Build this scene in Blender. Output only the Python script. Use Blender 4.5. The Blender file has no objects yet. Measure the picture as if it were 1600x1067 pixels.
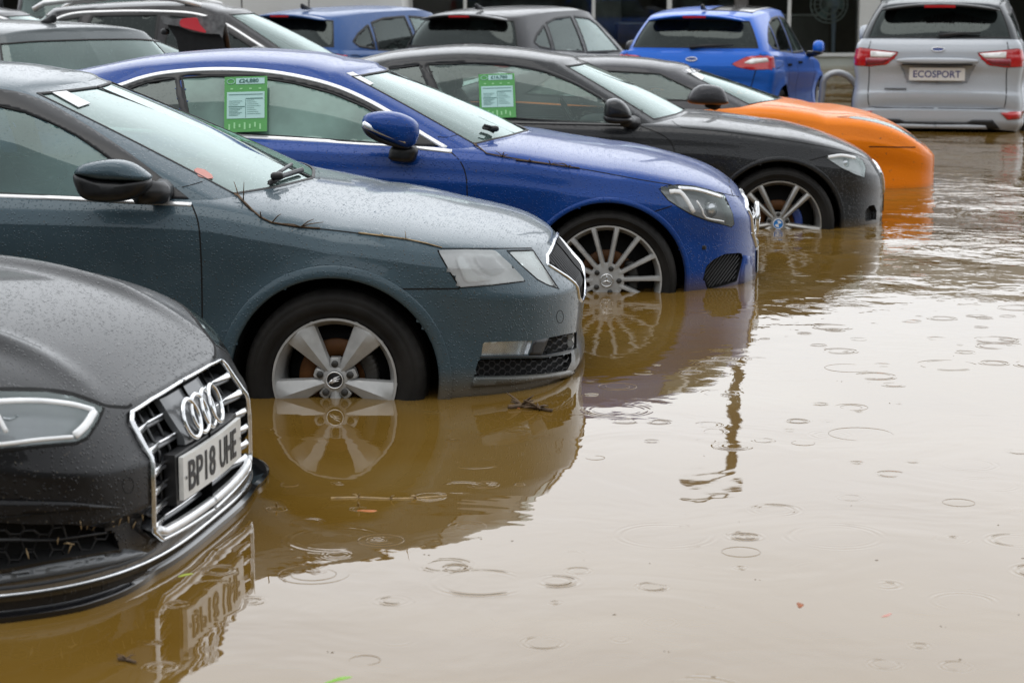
import bpy, math, random
import numpy as np
from mathutils import Vector, Matrix
from mathutils.bvhtree import BVHTree
from mathutils.geometry import delaunay_2d_cdt
random.seed(7); rng = np.random.default_rng(7)
S = bpy.context.scene
COL = S.collection
R_ = math.radians
PI = math.pi
# ------------------------------------------------------------------ camera
F, HC = 3380.0, 1.43            # focal length in photo pixels, eye height over the water
PITCH = math.atan(556.5/F)
CP, SP = math.cos(PITCH), math.sin(PITCH)
cd = bpy.data.cameras.new('camera'); cam = bpy.data.objects.new('camera', cd); COL.objects.link(cam)
cam.location = (0, 0, HC); cam.rotation_euler = (PI/2-PITCH, 0, 0)
cd.sensor_width = 36; cd.lens = F/1600*36; cd.clip_end = 2000; cd.clip_start = .1
cd.dof.use_dof = True; cd.dof.focus_distance = 8.2; cd.dof.aperture_fstop = 6.3
S.camera = cam
def rayw(px, py):
    a = (px-800)/F; b = (533.5-py)/F
    return Vector((a, CP+b*SP, -SP+b*CP))
def at(px, py, z=0.0):           # point on the level z under a photo pixel
    r = rayw(px, py); t = (z-HC)/r.z
    return Vector((r.x*t, r.y*t, z))
def atY(px, py, Y):
    r = rayw(px, py); t = Y/r.y
    return Vector((r.x*t, Y, HC+r.z*t))

# ------------------------------------------------------------------ materials
MATS = {}
def newmat(name):
    m = bpy.data.materials.new(name); m.use_nodes = True
    m.node_tree.nodes.clear(); MATS[name] = m
    return m, m.node_tree.nodes, m.node_tree.links
def nd(ns, t, **kw):
    n = ns.new(t)
    for k, v in kw.items():
        if k in n.inputs: n.inputs[k].default_value = v
        else: setattr(n, k, v)
    return n
def rgba(c): return (c[0], c[1], c[2], 1)
def ramp(ns, stops, interp='LINEAR'):
    r = ns.new('ShaderNodeValToRGB'); r.color_ramp.interpolation = interp
    e = r.color_ramp.elements
    while len(e) < len(stops): e.new(.5)
    for i, (p, c) in enumerate(stops):
        e[i].position = p; e[i].color = c if len(c) == 4 else rgba(c)
    return r
def simple(name, col, rough=.5, metal=0, spec=.5, coat=0, noise=None, bump=None, emit=None):
    m, ns, ln = newmat(name)
    b = nd(ns, 'ShaderNodeBsdfPrincipled'); o = ns.new('ShaderNodeOutputMaterial')
    b.inputs['Base Color'].default_value = rgba(col); b.inputs['Roughness'].default_value = rough
    b.inputs['Metallic'].default_value = metal; b.inputs['Specular IOR Level'].default_value = spec
    b.inputs['Coat Weight'].default_value = coat; b.inputs['Coat Roughness'].default_value = .05
    tc = ns.new('ShaderNodeTexCoord')
    if noise:
        sc, amt = noise
        n = nd(ns, 'ShaderNodeTexNoise', Scale=sc, Detail=6.0); ln.new(tc.outputs['Object'], n.inputs['Vector'])
        r = ramp(ns, [(.3, tuple(c*(1-amt) for c in col)), (.7, tuple(min(1, c*(1+amt)) for c in col))])
        ln.new(n.outputs['Fac'], r.inputs[0]); ln.new(r.outputs[0], b.inputs['Base Color'])
        r2 = nd(ns, 'ShaderNodeMapRange'); r2.inputs[3].default_value = max(.02, rough-.12); r2.inputs[4].default_value = min(1, rough+.15)
        ln.new(n.outputs['Fac'], r2.inputs[0]); ln.new(r2.outputs[0], b.inputs['Roughness'])
    if bump:
        sc, st, dist = bump
        n = nd(ns, 'ShaderNodeTexNoise', Scale=sc, Detail=4.0); ln.new(tc.outputs['Object'], n.inputs['Vector'])
        bp = nd(ns, 'ShaderNodeBump', Strength=st, Distance=dist); ln.new(n.outputs['Fac'], bp.inputs['Height']); ln.new(bp.outputs[0], b.inputs['Normal'])
    if emit:
        b.inputs['Emission Color'].default_value = rgba(emit[0]); b.inputs['Emission Strength'].default_value = emit[1]
    ln.new(b.outputs[0], o.inputs[0])
    return m
def droplets(ns, ln, coord, scale, density, seed=0.0):
    """rain beads: returns (height socket, mask socket)"""
    mp = nd(ns, 'ShaderNodeMapping'); mp.inputs['Location'].default_value = (seed, seed*1.7, seed*.3)
    ln.new(coord, mp.inputs[0])
    v = nd(ns, 'ShaderNodeTexVoronoi', Scale=scale); v.inputs['Randomness'].default_value = 1
    ln.new(mp.outputs[0], v.inputs['Vector'])
    sep = ns.new('ShaderNodeSeparateColor'); ln.new(v.outputs['Color'], sep.inputs[0])
    rad = nd(ns, 'ShaderNodeMapRange'); rad.inputs[1].default_value = 1-density; rad.inputs[2].default_value = 1
    rad.inputs[3].default_value = .12; rad.inputs[4].default_value = .5; rad.clamp = False
    ln.new(sep.outputs[0], rad.inputs[0])
    d = nd(ns, 'ShaderNodeMath', operation='DIVIDE'); ln.new(v.outputs['Distance'], d.inputs[0]); ln.new(rad.outputs[0], d.inputs[1])
    g = nd(ns, 'ShaderNodeMath', operation='GREATER_THAN'); g.inputs[1].default_value = 1-density; ln.new(sep.outputs[0], g.inputs[0])
    p = nd(ns, 'ShaderNodeMath', operation='POWER'); ln.new(d.outputs[0], p.inputs[0]); p.inputs[1].default_value = 2
    h = nd(ns, 'ShaderNodeMath', operation='SUBTRACT', use_clamp=True); h.inputs[0].default_value = 1; ln.new(p.outputs[0], h.inputs[1])
    q = nd(ns, 'ShaderNodeMath', operation='POWER'); ln.new(h.outputs[0], q.inputs[0]); q.inputs[1].default_value = .6
    m = nd(ns, 'ShaderNodeMath', operation='MULTIPLY'); ln.new(q.outputs[0], m.inputs[0]); ln.new(g.outputs[0], m.inputs[1])
    return m.outputs[0]
def paint(name, col, metal=.35, rough=.35, scale=1.0, seed=0.0, dirt=.5, bead=1.0, coat=.64):
    """wet car paint: flake base, clear coat, rain beads, specks of silt"""
    m, ns, ln = newmat(name)
    tc = ns.new('ShaderNodeTexCoord'); C = tc.outputs['Object']
    b = nd(ns, 'ShaderNodeBsdfPrincipled'); o = ns.new('ShaderNodeOutputMaterial')
    fl = nd(ns, 'ShaderNodeTexNoise', Scale=900.0, Detail=1.0); ln.new(C, fl.inputs['Vector'])
    big = nd(ns, 'ShaderNodeTexNoise', Scale=1.3, Detail=5.0); ln.new(C, big.inputs['Vector'])
    r1 = ramp(ns, [(.3, tuple(c*.82 for c in col)), (.7, tuple(min(1, c*1.2) for c in col))]); ln.new(fl.outputs['Fac'], r1.inputs[0])
    # silt specks, denser in patches
    sp = nd(ns, 'ShaderNodeTexVoronoi', Scale=140.0/scale); ln.new(C, sp.inputs['Vector'])
    spc = ns.new('ShaderNodeSeparateColor'); ln.new(sp.outputs['Color'], spc.inputs[0])
    lt = nd(ns, 'ShaderNodeMath', operation='LESS_THAN'); lt.inputs[1].default_value = .3; ln.new(sp.outputs['Distance'], lt.inputs[0])
    th = nd(ns, 'ShaderNodeMapRange'); th.inputs[1].default_value = .35; th.inputs[2].default_value = .7; th.inputs[3].default_value = 1.0; th.inputs[4].default_value = 1-.12*dirt
    ln.new(big.outputs['Fac'], th.inputs[0])
    gt = nd(ns, 'ShaderNodeMath', operation='GREATER_THAN'); ln.new(spc.outputs[1], gt.inputs[0]); ln.new(th.outputs[0], gt.inputs[1])
    ml = nd(ns, 'ShaderNodeMath', operation='MULTIPLY'); ln.new(lt.outputs[0], ml.inputs[0]); ln.new(gt.outputs[0], ml.inputs[1])
    mx = nd(ns, 'ShaderNodeMix', data_type='RGBA'); ln.new(ml.outputs[0], mx.inputs[0]); ln.new(r1.outputs[0], mx.inputs[6])
    mx.inputs[7].default_value = (.07, .06, .045, 1)
    # rain: beads + film
    h0 = droplets(ns, ln, C, 115.0/scale, .68, seed)
    mg = nd(ns, 'ShaderNodeTexNoise', Scale=34.0/scale, Detail=2.0, Distortion=.1); ln.new(C, mg.inputs['Vector'])
    mr = nd(ns, 'ShaderNodeMapRange', interpolation_type='SMOOTHSTEP'); mr.inputs[1].default_value = .66; mr.inputs[2].default_value = .72; mr.inputs[4].default_value = .3; ln.new(mg.outputs['Fac'], mr.inputs[0])
    hm = nd(ns, 'ShaderNodeMath', operation='MAXIMUM'); ln.new(h0, hm.inputs[0]); ln.new(mr.outputs[0], hm.inputs[1]); h1 = hm.outputs[0]
    bp = nd(ns, 'ShaderNodeBump', Strength=.8*bead, Distance=.0021*scale); ln.new(h1, bp.inputs['Height'])
    ln.new(bp.outputs[0], b.inputs['Coat Normal'])
    ln.new(bp.outputs[0], b.inputs['Normal'])
    b.inputs['Metallic'].default_value = metal*.4; b.inputs['Roughness'].default_value = rough+.05; b.inputs['Specular IOR Level'].default_value = .15
    b.inputs['Coat Weight'].default_value = coat; b.inputs['Coat Roughness'].default_value = .05; b.inputs['Coat IOR'].default_value = 1.38
    # silt line left by the water
    sz = ns.new('ShaderNodeSeparateXYZ'); ln.new(C, sz.inputs[0]); na = nd(ns, 'ShaderNodeMath', operation='MULTIPLY_ADD'); ln.new(big.outputs['Fac'], na.inputs[0]); na.inputs[1].default_value = -.12; ln.new(sz.outputs[2], na.inputs[2])
    sl = nd(ns, 'ShaderNodeMapRange'); sl.inputs[1].default_value = .21; sl.inputs[2].default_value = .295; sl.inputs[3].default_value = .6; sl.inputs[4].default_value = 0; ln.new(na.outputs[0], sl.inputs[0])
    m2 = nd(ns, 'ShaderNodeMix', data_type='RGBA'); ln.new(sl.outputs[0], m2.inputs[0]); ln.new(mx.outputs[2], m2.inputs[6]); m2.inputs[7].default_value = (.13, .085, .035, 1)
    ln.new(m2.outputs[2], b.inputs['Base Color'])
    # inside faces of the shell: dark primer
    geo = ns.new('ShaderNodeNewGeometry'); dk = nd(ns, 'ShaderNodeBsdfDiffuse', Color=(.03, .03, .03, 1))
    ms = ns.new('ShaderNodeMixShader'); ln.new(geo.outputs['Backfacing'], ms.inputs[0]); ln.new(b.outputs[0], ms.inputs[1]); ln.new(dk.outputs[0], ms.inputs[2])
    ln.new(ms.outputs[0], o.inputs[0])
    return m
def glassmat(name, tint=(.55, .72, .68), film=.12, filmcol=(.62, .78, .76), refl=1.0, seed=0.0, scale=1.0):
    m, ns, ln = newmat(name)
    tc = ns.new('ShaderNodeTexCoord'); o = ns.new('ShaderNodeOutputMaterial')
    h = droplets(ns, ln, tc.outputs['Object'], 150.0/scale, .22, seed)
    bp = nd(ns, 'ShaderNodeBump', Strength=.3, Distance=.0015*scale); ln.new(h, bp.inputs['Height'])
    tr = nd(ns, 'ShaderNodeBsdfTransparent', Color=rgba(tint))
    gl = nd(ns, 'ShaderNodeBsdfGlossy', Roughness=.03, Color=(.88, 1, .97, 1)); ln.new(bp.outputs[0], gl.inputs['Normal'])
    df = nd(ns, 'ShaderNodeBsdfDiffuse', Color=rgba(filmcol))
    fr = nd(ns, 'ShaderNodeFresnel', IOR=1.6); ln.new(bp.outputs[0], fr.inputs['Normal'])
    fm = nd(ns, 'ShaderNodeMath', operation='MULTIPLY', use_clamp=True); fm.inputs[1].default_value = 1.5*refl; ln.new(fr.outputs[0], fm.inputs[0])
    nz = nd(ns, 'ShaderNodeTexNoise', Scale=3.0/scale, Detail=5.0); ln.new(tc.outputs['Object'], nz.inputs['Vector'])
    fr2 = nd(ns, 'ShaderNodeMapRange'); fr2.inputs[1].default_value = .3; fr2.inputs[2].default_value = .7
    fr2.inputs[3].default_value = film*.5; fr2.inputs[4].default_value = film*1.4; ln.new(nz.outputs['Fac'], fr2.inputs[0])
    m1 = ns.new('ShaderNodeMixShader'); ln.new(fr2.outputs[0], m1.inputs[0]); ln.new(tr.outputs[0], m1.inputs[1]); ln.new(df.outputs[0], m1.inputs[2])
    m2 = ns.new('ShaderNodeMixShader'); ln.new(fm.outputs[0], m2.inputs[0]); ln.new(m1.outputs[0], m2.inputs[1]); ln.new(gl.outputs[0], m2.inputs[2])
    ln.new(m2.outputs[0], o.inputs[0])
    return m
def lensmat(name, tint=(.9, .93, .95), rough=.03, film=.1):
    m = glassmat(name, tint, film, (.85, .86, .87), .6, 5.0); return m
def meshmat(name, scale=60.0):
    """black plastic honeycomb"""
    m, ns, ln = newmat(name)
    tc = ns.new('ShaderNodeTexCoord'); o = ns.new('ShaderNodeOutputMaterial'); b = nd(ns, 'ShaderNodeBsdfPrincipled')
    v = nd(ns, 'ShaderNodeTexVoronoi', Scale=scale, feature='DISTANCE_TO_EDGE'); v.inputs['Randomness'].default_value = .15
    ln.new(tc.outputs['Object'], v.inputs['Vector'])
    r = ramp(ns, [(.05, (.045, .045, .048)), (.14, (.004, .004, .004))]); ln.new(v.outputs['Distance'], r.inputs[0]); ln.new(r.outputs[0], b.inputs['Base Color'])
    bp = nd(ns, 'ShaderNodeBump', Strength=1.0, Distance=.01, invert=True); ln.new(v.outputs['Distance'], bp.inputs['Height']); ln.new(bp.outputs[0], b.inputs['Normal'])
    b.inputs['Roughness'].default_value = .45; ln.new(b.outputs[0], o.inputs[0]); return m

M_black = simple('black_plastic', (.012, .012, .013), .38, noise=(30, .3))
M_gloss = simple('gloss_black', (.006, .006, .007), .12, coat=.5)
M_rubber = simple('seal_rubber', (.01, .01, .01), .55)
M_gap = simple('gap_dark', (.003, .003, .003), .9)
M_chrome = simple('chrome', (.80, .81, .82), .16, metal=1, noise=(60, .1))
M_bright = simple('brushed_trim', (.86, .86, .86), .34, metal=.75, noise=(40, .06))
M_tyre = simple('tyre_rubber', (.013, .0118, .0105), .7, spec=.25, noise=(7, .6), bump=(160, .35, .002))
M_rim = simple('wheel_silver', (.43, .43, .42), .45, metal=.35, coat=.3, noise=(25, .12))
M_rimg = simple('wheel_grey', (.36, .35, .33), .35, metal=.6, coat=.3, noise=(25, .12))
M_rust = simple('brake_rust', (.14, .055, .015), .6, metal=.4, noise=(9, .5))
M_iron = simple('brake_iron', (.05, .048, .045), .5, metal=.5, noise=(14, .4))
M_seat = simple('seat_cloth', (.035, .038, .04), .9, noise=(20, .3))
M_trimin = simple('cabin_plastic', (.05, .055, .055), .7, noise=(10, .2))
M_silver = simple('lamp_silver', (.75, .76, .78), .18, metal=.8, noise=(30, .1))
M_lampgrey = simple('lamp_grey_frost', (.60, .60, .60), .35, metal=.3, coat=.3, noise=(9, .3)); M_lampdark = simple('lamp_shade_grey', (.33, .33, .34), .3, metal=.3, coat=.4, noise=(20, .3)); M_lampwhite = simple('lamp_frosted', (.88, .89, .90), .3, metal=0, coat=.5, noise=(12, .12))
M_red = simple('lamp_red', (.50, .008, .012), .12, coat=1, noise=(40, .15))
M_dred = simple('lamp_dark_red', (.25, .01, .03), .12, coat=1, noise=(40, .2))
M_amber = simple('lamp_amber', (.55, .16, .03), .2, coat=1)
M_white = simple('white_sheet', (.82, .83, .84), .5)
M_plate = simple('plate_white', (.80, .80, .77), .35, coat=.4, noise=(50, .05))
M_ink = simple('plate_ink', (.02, .02, .022), .5)
M_mesh = meshmat('grille_honeycomb')
M_lens = lensmat('lamp_lens', (.96, .97, .98), film=.03); M_fog = lensmat('lamp_lens_fogged', (.9, .9, .9), film=.30)
M_bluelogo = simple('logo_blue', (.02, .22, .62), .3, coat=.5)
M_darkblue = simple('logo_navy', (.02, .05, .22), .3, coat=.5)

# ------------------------------------------------------------------ object helpers
def tag(o, label=None, cat=None, group=None, kind=None):
    if label: o['label'] = label
    if cat: o['category'] = cat
    if group: o['group'] = group
    if kind: o['kind'] = kind
    return o
def mk(name, V, Fc, mat, parent=None, smooth=True, mats=None, fm=None):
    me = bpy.data.meshes.new(name)
    V = np.asarray(V, float)
    me.from_pydata([tuple(v) for v in V], [], [tuple(int(i) for i in f) for f in Fc])
    me.update()
    for m in (mats or [mat]): me.materials.append(m)
    if fm is not None: me.polygons.foreach_set('material_index', list(fm))
    if smooth: me.polygons.foreach_set('use_smooth', [True]*len(me.polygons))
    if smooth == 'auto': me.set_sharp_from_angle(angle=R_(38))
    o = bpy.data.objects.new(name, me); COL.objects.link(o)
    if parent is not None: o.parent = parent
    return o
def mirror(V, Fc):
    V = np.asarray(V, float).copy(); V[:, 1] *= -1
    return V, [tuple(reversed(f)) for f in Fc]
def join(parts):
    V = []; Fc = []; n = 0
    for v, f in parts:
        v = np.asarray(v, float)
        if len(v) == 0: continue
        V.append(v); Fc += [tuple(i+n for i in q) for q in f]; n += len(v)
    return (np.vstack(V) if V else np.zeros((0, 3))), Fc
def box(c, s, rot=None):
    c = np.array(c, float); h = np.array(s, float)/2
    v = np.array([[x, y, z] for x in (-1, 1) for y in (-1, 1) for z in (-1, 1)], float)*h
    if rot is not None: v = v @ np.array(rot).T
    f = [(0, 1, 3, 2), (4, 6, 7, 5), (0, 4, 5, 1), (2, 3, 7, 6), (0, 2, 6, 4), (1, 5, 7, 3)]
    return v+c, f
def rbox(c, s, r=.02, rot=None, n=3):
    """box with rounded vertical and horizontal edges (superellipsoid sampled as a grid)"""
    c = np.array(c, float); h = np.array(s, float)/2
    V = []; nu, nv = 28, 16; e = max(.05, min(1, r/min(h)))*.9
    sg = lambda x, p: math.copysign(abs(x)**p, x)
    for j in range(nv+1):
        a = -PI/2+PI*j/nv
        for i in range(nu):
            b = 2*PI*i/nu
            V.append((sg(math.cos(a), e)*sg(math.cos(b), e), sg(math.cos(a), e)*sg(math.sin(b), e), sg(math.sin(a), e)))
    V = np.array(V)*h
    if rot is not None: V = V @ np.array(rot).T
    Fc = [(j*nu+i, j*nu+(i+1) % nu, (j+1)*nu+(i+1) % nu, (j+1)*nu+i) for j in range(nv) for i in range(nu)]
    return V+c, Fc
def tube(P, r, n=8, closed=False, caps=True):
    P = [Vector(p) for p in P]; N = len(P); V = []; up = Vector((.13, .27, 1)).normalized()
    rr = r if hasattr(r, '__len__') else [r]*N
    for i in range(N):
        a = P[(i-1) % N] if (closed or i) else P[0]; b = P[(i+1) % N] if (closed or i < N-1) else P[-1]
        t = (b-a).normalized(); s = t.cross(up)
        if s.length < 1e-4: s = t.cross(Vector((1, 0, 0)))
        s.normalize(); u = s.cross(t)
        for k in range(n):
            q = 2*PI*k/n; V.append(P[i]+(s*math.cos(q)+u*math.sin(q))*rr[i])
    Fc = []
    for i in range(N if closed else N-1):
        j = (i+1) % N
        for k in range(n): Fc.append((i*n+k, i*n+(k+1) % n, j*n+(k+1) % n, j*n+k))
    if not closed and caps: Fc += [tuple(range(n))[::-1], tuple((N-1)*n+k for k in range(n))]
    return np.array([tuple(v) for v in V]), Fc
def lathe(prof, n=64, closed=False):
    """profile of (r, y) revolved about the y axis (wheel axle)"""
    m = len(prof); V = []
    for i in range(n):
        a = 2*PI*i/n
        for r, y in prof: V.append((r*math.cos(a), y, r*math.sin(a)))
    Fc = []
    for i in range(n):
        j = (i+1) % n
        for k in range(m if closed else m-1):
            l = (k+1) % m; Fc.append((i*m+k, i*m+l, j*m+l, j*m+k))
    return np.array(V), Fc
def text(body, size, align='CENTER', extrude=.0008, bold=0.0):
    cu = bpy.data.curves.new('t', 'FONT'); cu.body = body; cu.size = size; cu.align_x = align; cu.align_y = 'CENTER'
    cu.extrude = extrude; cu.offset = bold; cu.resolution_u = 3
    o = bpy.data.objects.new('t', cu); COL.objects.link(o)
    dg = bpy.context.evaluated_depsgraph_get(); dg.update()
    me = bpy.data.meshes.new_from_object(o.evaluated_get(dg))
    V = np.array([tuple(v.co) for v in me.vertices]); Fc = [tuple(p.vertices) for p in me.polygons]
    bpy.data.objects.remove(o); bpy.data.curves.remove(cu); bpy.data.meshes.remove(me)
    return V, Fc
def fitw(V, w):      # squeeze lettering to a width
    V = V.copy(); a, b = V[:, 0].min(), V[:, 0].max(); V[:, 0] = (V[:, 0]-(a+b)/2)*w/(b-a); return V
def frame3(V, o, ex, ey):
    """place a flat (x, y, z) figure at o with its x axis along ex, its y axis along ey"""
    ex = Vector(ex).normalized(); ey = Vector(ey).normalized(); ez = ex.cross(ey)
    return np.asarray(V) @ np.array([tuple(ex), tuple(ey), tuple(ez)])+np.array(tuple(o))

# ------------------------------------------------------------------ interpolation
def pchip(keys):
    X = np.array([k[0] for k in keys], float); Y = np.array([k[1] for k in keys], float)
    n = len(X); h = np.diff(X); d = np.diff(Y)/h; m = np.zeros(n)
    if n == 1: return lambda q: np.full(np.shape(q), Y[0])
    m[0] = d[0]; m[-1] = d[-1]
    for i in range(1, n-1):
        if d[i-1]*d[i] > 0:
            w1 = 2*h[i]+h[i-1]; w2 = h[i]+2*h[i-1]; m[i] = (w1+w2)/(w1/d[i-1]+w2/d[i])
    def f(q):
        q = np.clip(np.asarray(q, float), X[0], X[-1]); i = np.clip(np.searchsorted(X, q)-1, 0, n-2)
        t = (q-X[i])/h[i]; t2 = t*t; t3 = t2*t
        return Y[i]*(2*t3-3*t2+1)+m[i]*h[i]*(t3-2*t2+t)+Y[i+1]*(-2*t3+3*t2)+m[i+1]*h[i]*(t3-t2)
    return f
def smooth_path(P, step, closed=False):
    """Catmull-Rom through 2-D or 3-D points, resampled"""
    P = [np.array(p, float) for p in P]; n = len(P); out = []
    for i in range(n if closed else n-1):
        p1, p2 = P[i], P[(i+1) % n]
        p0 = P[(i-1) % n] if (closed or i) else 2*p1-p2
        p3 = P[(i+2) % n] if (closed or i < n-2) else 2*p2-p1
        k = max(1, int(np.linalg.norm(p2-p1)/step))
        for j in range(k):
            t = j/k; out.append(.5*(2*p1+(p2-p0)*t+(2*p0-5*p1+4*p2-p3)*t*t+(3*p1-p0-3*p2+p3)*t**3))
    if not closed: out.append(P[-1])
    return out
def dens(P, step, closed=True):
    P = [np.array(p, float) for p in P]; out = []
    for i in range(len(P) if closed else len(P)-1):
        a, b = P[i], P[(i+1) % len(P)]; k = max(1, int(np.linalg.norm(b-a)/step))
        out += [a+(b-a)*j/k for j in range(k)]
    if not closed: out.append(P[-1])
    return out
def inpoly(UV, P):
    P = np.asarray(P, float); x, y = UV[:, 0], UV[:, 1]; r = np.zeros(len(x), bool)
    for i in range(len(P)):
        x1, y1 = P[i]; x2, y2 = P[(i+1) % len(P)]
        c = ((y1 > y) != (y2 > y)); 
        if y1 == y2: continue
        r ^= c & (x < (x2-x1)*(y-y1)/(y2-y1)+x1)
    return r
def nearpoly(UV, P):
    P = np.asarray(P, float); best = np.full(len(UV), 1e9); bp = UV.copy()
    for i in range(len(P)):
        a = P[i]; b = P[(i+1) % len(P)]; ab = b-a; L = ab @ ab
        if L < 1e-12: continue
        t = np.clip(((UV-a) @ ab)/L, 0, 1); q = a+t[:, None]*ab; d = np.linalg.norm(UV-q, axis=1)
        s = d < best; best[s] = d[s]; bp[s] = q[s]
    return best, bp

# ------------------------------------------------------------------ projections onto a car's surface
class Proj:
    def __init__(s, mode, car=None): s.m = mode; s.car = car
    def uv(s, V):
        V = np.asarray(V, float)
        if s.m == 'xz': return V[:, [0, 2]]
        if s.m in ('yz', 'ryz'): return V[:, [1, 2]]
        if s.m == 'xy': return V[:, [0, 1]]
        M = np.array(s.car.M); W = V @ M[:3, :3].T+M[:3, 3]; dz = W[:, 2]-HC
        d = W[:, 1]*CP-dz*SP; v = W[:, 1]*SP+dz*CP
        return np.stack([800+F*W[:, 0]/d, 533.5-F*v/d], 1)
    def ray(s, uv):
        u, v = float(uv[0]), float(uv[1])
        if s.m == 'xz': return Vector((u, -4, v)), Vector((0, 1, 0))
        if s.m == 'yz': return Vector((6, u, v)), Vector((-1, 0, 0))
        if s.m == 'ryz': return Vector((-9, u, v)), Vector((1, 0, 0))
        if s.m == 'xy': return Vector((u, v, 4)), Vector((0, 0, -1))
        I = s.car.MI; o = I @ Vector((0, 0, HC)); d = (I.to_3x3() @ rayw(u, v)).normalized()
        return o, d
class Surf:
    """half shell (y <= 0) of a car: vertices, faces, with its own ray tree"""
    def __init__(s, V, Fc): s.V = V; s.F = Fc; s.bvh = BVHTree.FromPolygons([tuple(v) for v in V], Fc)
def cast(bvh, proj, uv):
    o, d = proj.ray(uv)
    h = bvh.ray_cast(o, d)
    if h[0] is None:
        # walk back towards the silhouette
        for k in range(1, 7):
            for du, dv in ((-k, 0), (0, k), (-k, k)):
                e = 1.5 if proj.m == 'px' else .004
                o, d = proj.ray((uv[0]+du*e, uv[1]+dv*e)); h = bvh.ray_cast(o, d)
                if h[0] is not None: break
            if h[0] is not None: break
        if h[0] is None: return None
    n = h[1]
    if n.dot(d) > 0: n = -n
    return h[0], n
def facenorm(V, Fc):
    Q = np.array([(f[0], f[1], f[2], f[3] if len(f) > 3 else f[2]) for f in Fc])
    a = V[Q[:, 2]]-V[Q[:, 0]]; b = V[Q[:, 3]]-V[Q[:, 1]]; n = np.cross(a, b)
    n /= (np.linalg.norm(n, axis=1)[:, None]+1e-12); return n, V[Q].mean(1), Q
def cut(sf, proj, poly, extra=None, snap=True, bvh=None):
    """cut a polygon out of the shell with clean edges; returns the removed piece"""
    V = sf.V; poly = np.asarray(poly, float); bvh = bvh or sf.bvh
    n, c, Q = facenorm(V, sf.F)
    if proj.m == 'px':
        o = proj.car.MI @ Vector((0, 0, HC)); view = c-np.array(tuple(o)); ok = (n*view).sum(1) < 0
    elif proj.m == 'xz': ok = n[:, 1] < -.2
    elif proj.m == 'yz': ok = n[:, 0] > .1
    elif proj.m == 'ryz': ok = n[:, 0] < -.1
    else: ok = n[:, 2] > .2
    if extra is not None: ok &= extra(c)
    uv = proj.uv(V); lo = poly.min(0); hi = poly.max(0); mg = (hi-lo).max()*.15
    fok = ok & (uv[Q].min(1) < hi+mg).all(1) & (uv[Q].max(1) > lo-mg).all(1)
    if snap and fok.any():
        idx = np.unique(Q[fok]); U = uv[idx]
        el = np.zeros(len(V)); cn = np.zeros(len(V))
        for a, b in ((0, 1), (1, 2), (2, 3), (3, 0)):
            L = np.linalg.norm(uv[Q[fok][:, a]]-uv[Q[fok][:, b]], axis=1)
            np.add.at(el, Q[fok][:, a], L); np.add.at(cn, Q[fok][:, a], 1)
        h = (el/np.maximum(cn, 1))[idx]
        d, q = nearpoly(U, poly)
        mv = d < h*.62
        free = np.abs(V[idx][:, 1]) > 1e-5
        for i in np.where(mv & free)[0]:
            r = cast(bvh, proj, q[i])
            if r is not None and (r[0]-Vector(V[idx[i]])).length < .12: V[idx[i]] = tuple(r[0])
    n, c, Q = facenorm(V, sf.F)
    rem = fok & inpoly(proj.uv(c), poly)
    keep = [f for f, r in zip(sf.F, rem) if not r]; out = [f for f, r in zip(sf.F, rem) if r]
    sf.F = keep
    used = sorted({i for f in out for i in f}); mp = {a: b for b, a in enumerate(used)}
    PV = V[used].copy() if used else np.zeros((0, 3)); PF = [tuple(mp[i] for i in f) for f in out]
    return PV, PF
def vnorm(V, Fc):
    if len(Fc) == 0: return V
    n, c, Q = facenorm(V, Fc); N = np.zeros_like(V)
    for k in range(4): np.add.at(N, Q[:, k], n)
    return N/(np.linalg.norm(N, axis=1)[:, None]+1e-12)
def offset(piece, d, both=False):
    V, Fc = piece
    if len(Fc) == 0: return piece
    V2 = V+vnorm(V, Fc)*d
    return V2, Fc
def recess(piece, depth, d=None):
    """bowl behind an opening: sides and back"""
    V, Fc = piece
    if len(Fc) == 0: return piece
    if d is None:
        nn, _c, Q = facenorm(V, Fc); a = V[Q[:, 2]]-V[Q[:, 0]]; b = V[Q[:, 3]]-V[Q[:, 1]]; d = np.cross(a, b).sum(0); d /= np.linalg.norm(d)
    V2 = V-np.array(d)*depth; n = len(V)
    ec = {}
    for f in Fc:
        for i in range(len(f)): 
            a, b = f[i], f[(i+1) % len(f)]; ec[(a, b)] = 1
    side = [(a, b, b+n, a+n) for (a, b) in ec if (b, a) not in ec]
    return np.vstack([V, V2]), [tuple(i+n for i in f) for f in Fc]+side
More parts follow.
